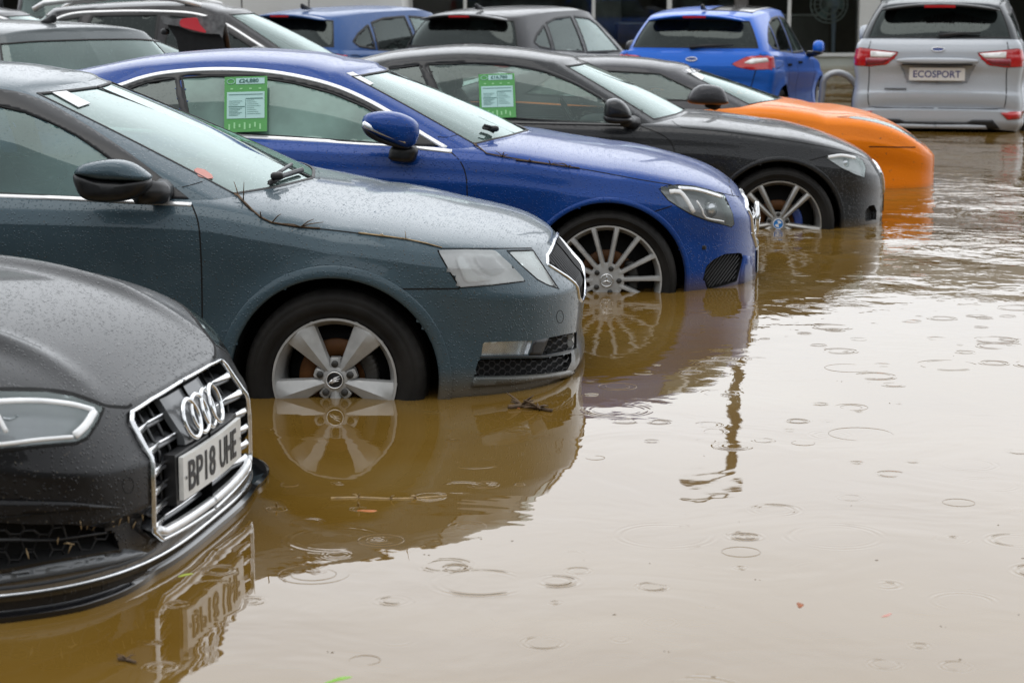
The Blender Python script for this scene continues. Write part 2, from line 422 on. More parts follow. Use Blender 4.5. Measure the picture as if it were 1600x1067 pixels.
def fill(bvh, proj, poly, step, off=.003, thick=.004):
    """a solid panel following the surface inside a polygon"""
    B = dens(poly, step); nb = len(B); A = np.array(B); lo = A.min(0); hi = A.max(0)
    G = np.array([(x, y) for x in np.arange(lo[0]+step*.5, hi[0], step) for y in np.arange(lo[1]+step*.5, hi[1], step)])
    pts = list(B)
    if len(G):
        ins = inpoly(G, A); G = G[ins]
        if len(G):
            d, _ = nearpoly(G, A); pts += list(G[d > step*.45])
    v, e, f, *_r = delaunay_2d_cdt([Vector((float(p[0]), float(p[1]))) for p in pts], [(i, (i+1) % nb) for i in range(nb)], [], 1, 1e-7)
    W = []; N = []; okv = []
    for p in v:
        r = cast(bvh, proj, p)
        if r is None: okv.append(False); W.append((0, 0, 0)); N.append((0, 0, 1)); continue
        okv.append(True); W.append(tuple(r[0])); N.append(tuple(r[1]))
    W = np.array(W); N = np.array(N); T = [t for t in f if all(okv[i] for i in t)]
    if not T: return np.zeros((0, 3)), []
    o, d = proj.ray(v[0]); out = []
    for t in T:
        a, b, c = (W[i] for i in t); n = np.cross(b-a, c-a)
        out.append(tuple(t) if n @ N[t[0]] > 0 else tuple(reversed(t)))
    top = W+N*off; n = len(W); bot = W+N*(off-thick); ec = {}
    for t in out:
        for i in range(3): ec[(t[i], t[(i+1) % 3])] = 1
    side = [(b, a, a+n, b+n) for (a, b) in ec if (b, a) not in ec]
    return np.vstack([top, bot]), out+side
def ribbon(PN, w, h, closed=False, round_=True, lift=0.0):
    """raised strip along points with surface normals"""
    P = [Vector(p) for p, n in PN]; Nn = [Vector(n) for p, n in PN]; k = len(P); V = []
    sec = [(-.5, -.6), (-.42, .55), (-.2, .95), (.2, .95), (.42, .55), (.5, -.6)] if round_ else [(-.5, -.8), (-.5, 1), (.5, 1), (.5, -.8)]
    ws = w if hasattr(w, '__len__') else [w]*k
    for i in range(k):
        a = P[(i-1) % k] if (closed or i) else P[0]; b = P[(i+1) % k] if (closed or i < k-1) else P[-1]
        t = (b-a).normalized(); n = Nn[i]; s = t.cross(n).normalized(); n = s.cross(t)
        for x, y in sec: V.append(P[i]+s*x*ws[i]+n*(y*h+lift))
    m = len(sec); Fc = []
    for i in range(k if closed else k-1):
        j = (i+1) % k
        for q in range(m-1): Fc.append((i*m+q, j*m+q, j*m+q+1, i*m+q+1))
    if not closed: Fc += [tuple(range(m)), tuple((k-1)*m+q for q in range(m))[::-1]]
    return np.array([tuple(v) for v in V]), Fc
def strip(bvh, proj, path, w, h=.003, step=None, closed=False, smooth=True, round_=True, lift=0.0, nfix=None):
    if step is None: step = 6 if proj.m == 'px' else .02
    pts = smooth_path(path, step, closed) if smooth else dens(path, step, closed)
    PN = []
    for p in pts:
        r = cast(bvh, proj, p)
        if r is not None and (not PN or (Vector(r[0])-Vector(PN[-1][0])).length > 1e-4): PN.append(r)
    if len(PN) < 2: return np.zeros((0, 3)), []
    # average the normals a little
    N2 = []
    for i in range(len(PN)):
        a = PN[max(0, i-1)][1]+PN[i][1]+PN[min(len(PN)-1, i+1)][1]; N2.append(a.normalized())
    if nfix: N2 = [Vector(nfix)]*len(PN)
    return ribbon([(p[0], n) for p, n in zip(PN, N2)], w, h, closed, round_, lift)

# ------------------------------------------------------------------ car shells
def smin(a): return a*a*(3-2*a)
class Car:
    def __init__(s, name, label, heading, loc, group=None):
        s.root = bpy.data.objects.new(name, None); COL.objects.link(s.root); s.root.empty_display_size = .2
        s.root.location = loc; s.root.rotation_euler = (0, 0, R_(heading)); tag(s.root, label, 'car', group)
        s.M = Matrix.Translation(Vector(loc)) @ Matrix.Rotation(R_(heading), 4, 'Z'); s.MI = s.M.inverted()
        s.px = Proj('px', s); s.xz = Proj('xz'); s.yz = Proj('yz'); s.ryz = Proj('ryz'); s.xy = Proj('xy')
    # --- adding geometry
    def one(s, name, piece, mat, parent=None, smooth=True, label=None):
        if len(piece[1]) == 0: return None
        o = mk(name, piece[0], piece[1], mat, parent or s.root, smooth)
        if label: o['label'] = label
        return o
    def two(s, name, piece, mat, parent=None, smooth=True, label=None):
        """the part and its mirror image on the other side"""
        a = s.one(name, piece, mat, parent, smooth, label); b = s.one(name, mirror(*piece), mat, parent, smooth, label) if len(piece[1]) else None
        return a, b
    def both(s, name, piece, mat, parent=None, smooth=True, label=None):
        """one part made of both halves"""
        if len(piece[1]) == 0: return None
        V, Fc = weld(piece); return s.one(name, (V, Fc), mat, parent, smooth, label)
    # --- lower body
    def body(s, sp):
        s.sp = sp; dq = sp.get('dq', .03); n, nr = sp.get('n', 2.6), sp.get('nr', 3.0)
        xs, xf, xrs, xr = sp['xs'], sp['xf'], sp['xrs'], sp['xr']
        w = pchip(sp['w']); zb = pchip(sp['zb']); zt = pchip(sp['zt']); cr = pchip(sp['crown'])
        ph = np.arange(0, 1.0001, dq*.85); side = np.arange(xrs, xs+1e-6, (xs-xrs)/max(8, round((xs-xrs)/dq)))
        q = np.concatenate([xrs-ph[::-1][:-1], side, xs+ph[1:]])
        X = []; Y = []; WN = []; WR = []
        for v in q:
            if v > xs:
                f = min((v-xs), 1)*PI/2; X.append(xs+(xf-xs)*math.sin(f)**(2/n)); Y.append(float(w(xs))*max(0, math.cos(f))**(2/n) if f < PI/2-1e-6 else 0)
                WN.append(smin(min(1, f/(PI/2)*1.15))); WR.append(0)
            elif v < xrs:
                f = min((xrs-v), 1)*PI/2; X.append(xrs+(xr-xrs)*math.sin(f)**(2/nr)); Y.append(float(w(xrs))*max(0, math.cos(f))**(2/nr) if f < PI/2-1e-6 else 0)
                WR.append(smin(min(1, f/(PI/2)*1.15))); WN.append(0)
            else: X.append(v); Y.append(float(w(v))); WN.append(0); WR.append(0)
        X = np.array(X); Y = -np.array(Y); WN = np.array(WN); WR = np.array(WR)
        Xd = np.gradient(X); Yd = np.gradient(Y); L = np.hypot(Xd, Yd)+1e-9
        NX, NY = Yd/L, -Xd/L                       # outward normal of the plan contour
        NX[0], NY[0] = -1, 0; NX[-1], NY[-1] = 1, 0
        T = np.unique(np.concatenate([np.linspace(0, 1, sp.get('rows', 34)), [k[0] for k in sp['side']]]))
        s1 = pchip(sp['side'])(T); s2 = pchip(sp['nose'])(T); s3 = pchip(sp['rear'])(T)
        ins = s1[None]*(1-WN-WR)[:, None]+s2[None]*WN[:, None]+s3[None]*WR[:, None]
        fx = sp.get('extra')
        ZB, ZT = zb(q)[:, None], zt(q)[:, None]
        Z = ZB+(ZT-ZB)*T[None]
        if fx: ins = ins+fx(q[:, None], Z, T[None], X[:, None])
        VX = X[:, None]-NX[:, None]*ins; VY = np.minimum(Y[:, None]-NY[:, None]*ins, 0)
        VY[0] = 0; VY[-1] = 0
        for (ax, az) in ((0, sp['R']), (-sp['wb'], sp['R'])):         # swelling round the wheel openings
            d = np.hypot(VX-ax, Z-az)-sp['Ra']; m = np.abs(NY)[:, None]
            VY = VY-sp.get('flare', .012)*np.exp(-(np.maximum(d, 0)/.06)**2)*(d > -.06)*m*np.clip((Z-.1)/.1, 0, 1)
        K = sp.get('cap', 13); sc = 1-np.linspace(0, 1, K)**1.0
        CR = cr(q)*(np.abs(VY[:, -1])/sp['w'][0][1])**1.3
        shp = lambda a: .55*(1-a**2)+.45*(1-a**7)
        CX = np.repeat(VX[:, -1:], K-1, 1); CY = VY[:, -1:]*sc[None, 1:]; CZ = Z[:, -1:]+CR[:, None]*shp(sc[None, 1:])
        hf = sp.get('hood')
        if hf: CZ = CZ+hf(CX, CY, q[:, None])*(np.abs(VY[:, -1:])/.8)
        AX = np.hstack([VX, CX]); AY = np.hstack([VY, CY]); AZ = np.hstack([Z, CZ])
        nc, nr_ = AX.shape; V = np.stack([AX, AY, AZ], 2).reshape(-1, 3)
        Fc = [(c*nr_+r, (c+1)*nr_+r, (c+1)*nr_+r+1, c*nr_+r+1) for c in range(nc-1) for r in range(nr_-1)]
        s.nt = len(T); s.nrow = nr_
        s.b = Surf(V, Fc); s.bb = s.b.bvh
        Ra, R = sp['Ra'], sp['R']
        for ax in (0, -sp['wb']):
            a = np.linspace(0, 2*PI, 73)[:-1]
            cut(s.b, s.xz, [(ax+Ra*math.cos(t), R+Ra*math.sin(t)) for t in a], extra=lambda c: c[:, 2] < R+Ra+.05)
    def zsurf(s, x, y):
        h = s.bb.ray_cast(Vector((x, y, 4)), Vector((0, 0, -1))); return h[0].z if h[0] else .8
    # --- cabin
    def cabin(s, gk):
        """gk: keys (xb, yb, xt, yt, zt) from rear centre to front centre"""
        s.gk = gk; K = gk['keys']; du = gk.get('du', .06); nk = len(K)
        f = [pchip([(i, k[j]) for i, k in enumerate(K)]) for j in range(5)]
        u = np.unique(np.concatenate([np.arange(0, nk-1+1e-9, du), gk.get('exact', [])])); u = u[u <= nk-1]
        B = np.stack([f[0](u), -f[1](u)], 1); Tp = np.stack([f[2](u), -f[3](u), f[4](u)], 1)
        zb = np.array([s.zsurf(x, min(y, -.001)) for x, y in B])-.006
        if 'zbase' in gk: zb = gk['zbase'](u, B, zb)
        rows = gk.get('rows', 26); T = np.linspace(0, 1, rows)
        P = np.zeros((len(u), rows, 3)); dB = np.gradient(B, axis=0); L = np.hypot(dB[:, 0], dB[:, 1])+1e-9
        NX, NY = dB[:, 1]/L, -dB[:, 0]/L; NX[0], NY[0] = -1, 0; NX[-1], NY[-1] = 1, 0
        bl = pchip(gk['bulge'])(u) if 'bulge' in gk else np.full(len(u), .025)
        for j, t in enumerate(T):
            bg = bl*4*t*(1-t); P[:, j, 0] = B[:, 0]*(1-t)+Tp[:, 0]*t+NX*bg; P[:, j, 1] = np.minimum(B[:, 1]*(1-t)+Tp[:, 1]*t+NY*bg, 0)
            P[:, j, 2] = zb*(1-t)+Tp[:, 2]*t
        P[0, :, 1] = 0; P[-1, :, 1] = 0
        Kc = gk.get('cap', 13); sc = 1-np.linspace(0, 1, Kc); cr = pchip(gk['crown'])(u)*(np.abs(Tp[:, 1])/max(k[3] for k in K))**1.2
        shp = lambda a: .5*(1-a**2)+.5*(1-a**7)
        C = np.zeros((len(u), Kc-1, 3)); C[:, :, 0] = Tp[:, :1]; C[:, :, 1] = Tp[:, 1:2]*sc[None, 1:]; C[:, :, 2] = Tp[:, 2:]+cr[:, None]*shp(sc[None, 1:])
        A = np.concatenate([P, C], 1); nc, nr_ = A.shape[:2]; V = A.reshape(-1, 3)
        Fc = [(c*nr_+r, (c+1)*nr_+r, (c+1)*nr_+r+1, c*nr_+r+1) for c in range(nc-1) for r in range(nr_-1)]
        s.g = Surf(V, Fc); s.gb = s.g.bvh; s.gu = u; s.gr = nr_; s.grows = rows
        s.ab = BVHTree.FromPolygons([tuple(v) for v in np.vstack([s.b.V, V])], list(s.b.F)+[tuple(i+len(s.b.V) for i in f) for f in Fc])
        # open the deck under the cabin
        inner = [(x*.985+(-.02 if x > -1.5 else .02), min(y*.93, 0)) for x, y in B]
        poly = inner+[(inner[-1][0], .05), (inner[0][0], .05)]
        n, c, Q = facenorm(s.b.V, s.b.F); r = inpoly(c[:, :2], poly) & (n[:, 2] > .3) & (c[:, 2] > .6)
        s.b.F = [f_ for f_, k in zip(s.b.F, r) if not k]
        s.zb0 = zb
    def pane(s, u0, u1, t0, t1, front=True):
        """remove the windscreen / rear screen from the cabin shell by its own grid"""
        nr_ = s.gr; ci = [i for i, v in enumerate(s.gu) if u0-1e-6 <= v <= u1+1e-6]; ri = [j for j in range(s.grows) if t0-1e-6 <= j/(s.grows-1) <= t1+1e-6]
        fs = {(c*nr_+r, (c+1)*nr_+r, (c+1)*nr_+r+1, c*nr_+r+1) for c in ci[:-1] for r in ri[:-1]}
        out = [f for f in s.g.F if tuple(f) in fs]; s.g.F = [f for f in s.g.F if tuple(f) not in fs]
        used = sorted({i for f in out for i in f}); mp = {a: b for b, a in enumerate(used)}
        border = [s.g.V[c*nr_+ri[0]] for c in ci]+([s.g.V[ci[-1]*nr_+r] for r in ri] if u1 < len(s.gk['keys'])-1.01 else [])+[s.g.V[c*nr_+ri[-1]] for c in ci[::-1]]+([s.g.V[ci[0]*nr_+r] for r in ri[::-1]] if u0 > .01 else [])
        return (s.g.V[used].copy(), [tuple(mp[i] for i in f) for f in out]), border
    def wheels(s, style, R, rim, track, cap='plain', steer=0, front=True, width=.215, tm=None, n=72):
        proto = None
        for ax, sgn, st in ((0, -1, steer), (0, 1, steer), (-s.sp['wb'], -1, 0), (-s.sp['wb'], 1, 0)):
            if proto is None:
                proto = make_wheel(style, R, rim, cap, width, n); w = proto
            else:
                w = proto.copy(); COL.objects.link(w)
                for ch in list(proto.children):
                    c = ch.copy(); COL.objects.link(c); c.parent = w
            w.parent = s.root; w.location = (ax, sgn*track, R); w.rotation_euler = (0, (ax*1.3+sgn*.0) if sgn < 0 else 1.1, (PI if sgn > 0 else 0)+R_(st))
    def wells(s):
        Ra, R, sp = s.sp['Ra'], s.sp['R'], s.sp; parts = []
        for ax in (0, -sp['wb']):
            a = np.linspace(R_(-25), R_(205), 40); V = []; Fc = []
            ys = [-sp['w'][0][1]+.035, -sp['w'][0][1]+.2, -sp['w'][0][1]+.42]
            for t in a:
                for k, y in enumerate(ys): V.append((ax+(Ra+(.012 if k else -.001))*math.cos(t), y, R+(Ra+(.012 if k else -.001))*math.sin(t)))
            m = len(ys)
            for i in range(len(a)-1):
                for k in range(m-1): Fc.append((i*m+k, i*m+k+1, (i+1)*m+k+1, (i+1)*m+k))
            V.append((ax, ys[-1], R)); c = len(V)-1
            for i in range(len(a)-1): Fc.append((i*m+m-1, c, (i+1)*m+m-1))
            parts.append((V, Fc)); parts.append(mirror(V, Fc))
        for p in parts: s.one('wheel_housing', p, M_gap)
    def lips(s, mat, w=.03, name='wheel_arch_lip'):
        Ra, R = s.sp['Ra'], s.sp['R']
        for ax in (0, -s.sp['wb']):
            PN = []
            for t in np.linspace(R_(-26), R_(206), 70):
                r = cast(s.bb, s.xz, (ax+(Ra+.004)*math.cos(t), R+(Ra+.004)*math.sin(t)))
                if r: PN.append(r)
            V = []; m = 6
            for p, n in PN:
                d = Vector((p.x-ax, 0, p.z-R)).normalized()
                V += [p+d*(w+.003)+Vector((0, .002, 0)), p+d*w+Vector((0, -.0022, 0)), p+d*.002+Vector((0, -.0035, 0)), p-d*.006+Vector((0, -.002, 0)), p-d*.008+Vector((0, .006, 0)), p-d*.006+Vector((0, .035, 0))]
            Fc = [(i*m+k, (i+1)*m+k, (i+1)*m+k+1, i*m+k+1) for i in range(len(PN)-1) for k in range(m-1)]
            Vn = np.array([tuple(v) for v in V]); s.two(name, (Vn, Fc), mat)
    def interior(s, wheel_right=True, belt=.9, x0=-.35, x1=-2.6, hw=.72, mat=None):
        parts = [box(((x0+x1)/2, 0, .42), (x0-x1, hw*2, .03)), box((x0-.0, 0, .66), (.04, hw*2, .5)), box((x1, 0, .62), (.04, hw*2, .45))]
        for y in (-hw, hw): parts.append(box(((x0+x1)/2, y, .64), (x0-x1, .04, .46)))
        parts.append(rbox((x0-.2, 0, belt-.1), (.5, hw*1.95, .2), .05))
        o = s.one('cabin_lining', join(parts), M_trimin)
        for k, (sx, yy) in enumerate(((x0-1.05, -.36), (x0-1.05, .36), (x0-1.95, -.36), (x0-1.95, .36))):
            if sx < x1+.1: continue
            rt = lambda a: np.array([[math.cos(a), 0, math.sin(a)], [0, 1, 0], [-math.sin(a), 0, math.cos(a)]])
            a = rt(R_(-18))
            p = join([rbox((sx+.2, yy, .52), (.5, .46, .16), .06), rbox((sx-.1, yy, .80), (.14, .46, .6), .07, a), rbox((sx-.2, yy, 1.145), (.1, .25, .17), .05, a), tube([(sx-.17, yy-.06, 1.0), (sx-.19, yy-.06, 1.12)], .006), tube([(sx-.17, yy+.06, 1.0), (sx-.19, yy+.06, 1.12)], .006)])
            s.one('seat', p, M_seat)
        y = -.36 if wheel_right else .36
        c = Vector((x0-.46, y, belt-.03)); P = []
        for i in range(28):
            t = 2*PI*i/28; P.append(c+Vector((-.09*math.sin(t)*1, .18*math.cos(t), .16*math.sin(t))))
        s.one('steering_wheel', join([tube(P, .013, 8, True), tube([c, c+Vector((.14, 0, -.06))], .03), rbox(tuple(c), (.04, .13, .1), .03), tube([P[0], P[14]], .012)]), M_black)
    def finish(s, matbody, matroof=None, smoothang=None):
        V, Fc = weld((s.b.V, s.b.F)); s.bodyobj = mk('body', V, Fc, matbody, s.root, 'auto')
        V, Fc = weld((s.g.V, s.g.F)); s.roofobj = mk('roof', V, Fc, matroof or matbody, s.root, 'auto')
        return s.bodyobj
def weld(piece):
    V = np.asarray(piece[0], float); n = len(V); cen = np.abs(V[:, 1]) < 1e-5
    mpi = np.arange(n)+n; mpi[cen] = np.arange(n)[cen]
    V2 = np.vstack([V, V*np.array([1, -1, 1])]); F2 = list(piece[1])+[tuple(int(mpi[i]) for i in reversed(f)) for f in piece[1]]
    used = np.zeros(2*n, bool)
    for f in F2:
        for i in f: used[i] = True
    idx = np.cumsum(used)-1
    return V2[used], [tuple(int(idx[i]) for i in f) for f in F2]

# ------------------------------------------------------------------ wheels
def spoke(secs, ang):
    """secs: (r, centre offset, half width, face y, crease, depth)"""
    V = []; ca, sa = math.cos(ang), math.sin(ang); m = 6
    for r, o, w, y, c, d in secs:
        for t, yy in ((-w-.004, y+d), (-w, y+.004), (-w*.75, y), (0, y-c), (w*.75, y), (w, y+.004), (w+.004, y+d)):
            tt = t+o; V.append((r*ca-tt*sa, yy, r*sa+tt*ca))
    m = 7; k = len(secs); Fc = [(i*m+j, (i+1)*m+j, (i+1)*m+j+1, i*m+j+1) for i in range(k-1) for j in range(m-1)]
    Fc += [tuple((k-1)*m+j for j in range(m)), tuple(reversed(range(m)))]
    return np.array(V), [tuple(reversed(f)) for f in Fc]
def disc(r, y, n=32, bulge=0.0, c=(0, 0)):
    prof = [(r, y+.012), (r, y), (r*.9, y-bulge*.3), (r*.6, y-bulge*.8), (0.0003, y-bulge)]
    V, Fc = lathe(prof, n); V = V.copy(); V[:, 0] += c[0]; V[:, 2] += c[1]; return V, Fc
def make_wheel(style, R, rim, cap, width=.215, n=72):
    # outer face of the tyre lies near y = 0, axle runs to +y
    W = width; b = [(rim, .035), (rim-.006, .012), (rim-.002, .004), (rim-.01, .004), (rim-.016, .018), (rim-.03, .05), (rim-.035, W*.8), (rim-.02, W-.02)]
    ri = rim-.012; parts = [lathe(b, n)]
    mat = M_rim
    bolts = []; holes = []
    if style == 'five_wedge':
        for k in range(5):
            a = R_(126+72*k); parts.append(spoke([(.035, 0, .014, .022, .004, .03), (.06, 0, .018, .020, .005, .03), (.10, 0, .029, .019, .008, .03), (.15, 0, .043, .018, .016, .03), (ri-.006, 0, .058, .013, .017, .03), (ri+.004, 0, .061, .012, .006, .02)], a))
            bolts.append(R_(90+72*k)); 
            parts.append(spoke([(.03, 0, .02, .024, .0, .03), (.073, 0, .017, .024, .0, .03), (.078, 0, .012, .026, .0, .03)], R_(90+72*k)))
        parts.append(disc(.045, .02, 36, .004)); br = .056
    elif style == 'multi':
        for k in range(14):
            a = R_(360/14*k+2); parts.append(spoke([(.05, 0, .011, .012, .001, .03), (.09, 0, .009, .008, .001, .035), (.16, 0, .0085, .004, .001, .035), (ri-.02, 0, .010, .002, .001, .03), (ri+.004, 0, .013, .004, .0, .02)], a))
        for k in range(5): bolts.append(R_(72*k+70))
        parts.append(disc(.083, .012, 48, .003)); br = .058
    elif style == 'double':
        mat = M_rimg
        for k in range(5):
            a = R_(126+72*k)
            for sg in (-1, 1):
                parts.append(spoke([(.04, sg*.008, .012, .020, .003, .03), (.08, sg*.014, .012, .014, .004, .035), (.15, sg*.026, .013, .008, .005, .035), (ri-.01, sg*.040, .016, .003, .004, .03), (ri+.004, sg*.042, .02, .006, .0, .02)], a))
            bolts.append(R_(90+72*k))
        parts.append(disc(.07, .02, 40, .004)); br = .055
    else:
        for k in range(style if isinstance(style, int) else 7):
            a = 2*PI*k/(style if isinstance(style, int) else 7)+.2
            parts.append(spoke([(.04, 0, .016, .02, .003, .03), (.12, 0, .014, .010, .004, .03), (ri+.004, 0, .022, .006, .002, .02)], a))
        bolts = [R_(72*k) for k in range(5)]; parts.append(disc(.065, .014, 30, .004)); br = .05
    w = mk('wheel', *join(parts), mat, None, 'auto')
    # tyre
    sw = [(rim-.004, .02), (rim+.004, .006), (rim+.010, .010), (rim+.022, .0), (rim+.03, -.004), (rim+.034, -.0055), ((R+rim)/2, -.009), ((R+rim)/2+.004, -.0075), (R-.035, -.004), (R-.031, -.0055), (R-.018, .001), (R-.012, .006), (R-.006, .014), (R-.002, .024)]
    tr = []
    for k in range(4):
        y0 = .03+(W-.06)*k/4; y1 = .03+(W-.06)*(k+1)/4; tr += [(R, y0+.004), (R, y1-.006), (R-.008, y1-.005), (R-.008, y1+.001)]
    sw += tr+[(R-.004, W-.026), (R-.02, W-.004), ((R+rim)/2, W+.004), (rim, W-.02)]
    tv, tf = lathe(sw, 96 if n > 60 else 48)
    if n > 60:            # shoulder blocks of the tread
        ang = np.arctan2(tv[:, 2], tv[:, 0]); rad = np.hypot(tv[:, 0], tv[:, 2]); m = (rad > R-.013) & (tv[:, 1] < .03) & ((np.round(ang/(2*PI)*96).astype(int) % 2) == 0)
        tv[m, 0] *= .985; tv[m, 2] *= .985
    t = mk('tyre', tv, tf, M_tyre, w)
    # brake
    bd = lathe([(.075, .09), (.08, .08), (.135, .08), (.137, .083), (.137, .095), (.08, .1)], 40)
    mk('brake_disc', *bd, M_rust, w)
    back = lathe([(.0005, .13), (.14, .13), (rim-.04, .17)], 32)
    mk('brake_shield', *back, M_gap, w)
    cal = []
    for t0 in np.linspace(-.45, .45, 8):
        c = (.125*math.cos(t0+PI*.03), .075, .125*math.sin(t0+PI*.03)); cal.append(rbox(c, (.05, .05, .045), .012))
    mk('brake_caliper', *join(cal), M_darkblue if style == 'double' else M_iron, w)
    # bolts
    yb = .016 if style != 'multi' else .006
    for a in bolts: mk('wheel_bolt', *disc(.0125, yb, 12, .004, (br*math.cos(a), br*math.sin(a))), M_iron, w, 'auto')
    # hub cap and its mark
    yc = .014 if style != 'multi' else .006
    hc = mk('hub_cap', *disc(.032, yc, 36, .004), {'roundel': M_bluelogo}.get(cap, M_rim if cap == 'star' else M_black), w)
    yl = yc-.0055
    if cap == 'arrow':
        P = [lathe([(.031, yl+.002), (.031, yl-.001), (.027, yl-.001), (.027, yl+.002)], 36)]
        for a0, L in ((.2, .018), (-.15, .020), (-.5, .016)): P.append(tube([(-.012, yl, -.006+a0*.01), (0, yl, .004+a0*.016), (L, yl, .010+a0*.024)], [.003, .003, .001], 6))
        P.append(tube([(-.02, yl, -.012), (-.008, yl, .002)], .0035, 6)); mk('hub_emblem', *join(P), M_bright, w)
    elif cap == 'star':
        P = [lathe([(.031, yl+.003), (.031, yl-.001), (.027, yl-.001), (.027, yl+.003)], 36)]
        for k in range(3):
            a = R_(90+120*k); P.append(tube([(0, yl-.001, 0), (.027*math.cos(a), yl-.001, .027*math.sin(a))], [.0045, .001], 6))
        mk('hub_emblem', *join(P), M_chrome, w)
    elif cap == 'roundel':
        P = []
        for k in (0, 2):
            V = [(0, yl, 0)]; a0 = PI/2*k+.25
            for i in range(9): V.append((.02*math.cos(a0+PI/2*i/8), yl, .02*math.sin(a0+PI/2*i/8)))
            P.append((np.array(V), [(0, i, i+1) for i in range(1, 9)]))
        P.append(lathe([(.032, yl+.004), (.031, yl-.001), (.028, yl-.001), (.028, yl+.003)], 36))
        mk('hub_emblem', *join(P), M_white, w)
    return w

# ------------------------------------------------------------------ sky, light, water
def build_world():
    w = bpy.data.worlds.new('World'); S.world = w; w.use_nodes = True; ns, ln = w.node_tree.nodes, w.node_tree.links; ns.clear()
    sky = nd(ns, 'ShaderNodeTexSky', sky_type='NISHITA', sun_disc=False, sun_elevation=R_(76), sun_rotation=R_(220), air_density=1.0, dust_density=1.0, ozone_density=1.0)
    hs = nd(ns, 'ShaderNodeHueSaturation', Saturation=.10, Value=1.0); ln.new(sky.outputs[0], hs.inputs['Color'])
    # cloud deck: an even grey veil, brighter overhead, with soft structure
    tc = ns.new('ShaderNodeTexCoord'); sx = ns.new('ShaderNodeSeparateXYZ'); ln.new(tc.outputs['Generated'], sx.inputs[0])
    r = ramp(ns, [(0, (4.9, 5.2, 5.5)), (.07, (7.9, 8.2, 8.6)), (.2, (10.7, 11.1, 11.6)), (.38, (10.7, 11.1, 11.6)), (.6, (8.8, 9.1, 9.5)), (1, (8.0, 8.3, 8.6))]); ln.new(sx.outputs[2], r.inputs[0])
    n = nd(ns, 'ShaderNodeTexNoise', Scale=2.2, Detail=5.0, Roughness=.5); mp = nd(ns, 'ShaderNodeMapping'); mp.inputs['Scale'].default_value = (1, 1, 2.5)
    ln.new(tc.outputs['Generated'], mp.inputs[0]); ln.new(mp.outputs[0], n.inputs['Vector'])
    nr = nd(ns, 'ShaderNodeMapRange'); nr.inputs[1].default_value = .3; nr.inputs[2].default_value = .7; nr.inputs[3].default_value = .86; nr.inputs[4].default_value = 1.12; ln.new(n.outputs['Fac'], nr.inputs[0])
    mu = nd(ns, 'ShaderNodeMix', data_type='RGBA', blend_type='MULTIPLY'); mu.inputs[0].default_value = 1; ln.new(r.outputs[0], mu.inputs[6]); ln.new(nr.outputs[0], mu.inputs[7])
    mx0 = nd(ns, 'ShaderNodeMix', data_type='RGBA'); mx0.inputs[0].default_value = .96; ln.new(hs.outputs[0], mx0.inputs[6]); ln.new(mu.outputs[2], mx0.inputs[7])
    # unseen dark tree band low behind the camera, added for contrast in reflections
    n2 = nd(ns, 'ShaderNodeTexNoise', Scale=7.0, Detail=6.0); ln.new(tc.outputs['Generated'], n2.inputs['Vector'])
    e = nd(ns, 'ShaderNodeMath', operation='MULTIPLY_ADD'); ln.new(n2.outputs['Fac'], e.inputs[0]); e.inputs[1].default_value = -.22; ln.new(sx.outputs[2], e.inputs[2])
    lo = nd(ns, 'ShaderNodeMapRange'); lo.inputs[1].default_value = .12; lo.inputs[2].default_value = .16; lo.inputs[3].default_value = 1; lo.inputs[4].default_value = 0; ln.new(e.outputs[0], lo.inputs[0])
    bk = nd(ns, 'ShaderNodeMapRange'); bk.inputs[1].default_value = .2; bk.inputs[2].default_value = -.1; bk.inputs[3].default_value = 0; bk.inputs[4].default_value = 1; ln.new(sx.outputs[1], bk.inputs[0])
    tm = nd(ns, 'ShaderNodeMath', operation='MULTIPLY'); ln.new(lo.outputs[0], tm.inputs[0]); ln.new(bk.outputs[0], tm.inputs[1])
    mx = nd(ns, 'ShaderNodeMix', data_type='RGBA'); ln.new(tm.outputs[0], mx.inputs[0]); ln.new(mx0.outputs[2], mx.inputs[6]); mx.inputs[7].default_value = (.9, 1.0, .9, 1)
    # brighter cloud ahead of the camera
    fw = nd(ns, 'ShaderNodeMapRange', interpolation_type='SMOOTHSTEP'); fw.inputs[1].default_value = -.15; fw.inputs[2].default_value = .75; fw.inputs[3].default_value = .80; fw.inputs[4].default_value = 1.30; ln.new(sx.outputs[1], fw.inputs[0])
    mf = nd(ns, 'ShaderNodeMix', data_type='RGBA', blend_type='MULTIPLY'); mf.inputs[0].default_value = 1; ln.new(mx.outputs[2], mf.inputs[6]); ln.new(fw.outputs[0], mf.inputs[7]); mx = mf
    bg = nd(ns, 'ShaderNodeBackground', Strength=.13); ln.new(mx.outputs[2], bg.inputs[0]); o = ns.new('ShaderNodeOutputWorld'); ln.new(bg.outputs[0], o.inputs[0])
    sd = bpy.data.lights.new('sun', 'SUN'); sd.energy = .7; sd.angle = R_(40); sd.color = (1, .97, .93)
    so = bpy.data.objects.new('sun', sd); COL.objects.link(so); so.rotation_euler = (R_(14), 0, R_(-40))
    S.view_settings.view_transform = 'Standard'; S.view_settings.look = 'None'; S.view_settings.exposure = .14; S.view_settings.gamma = 1
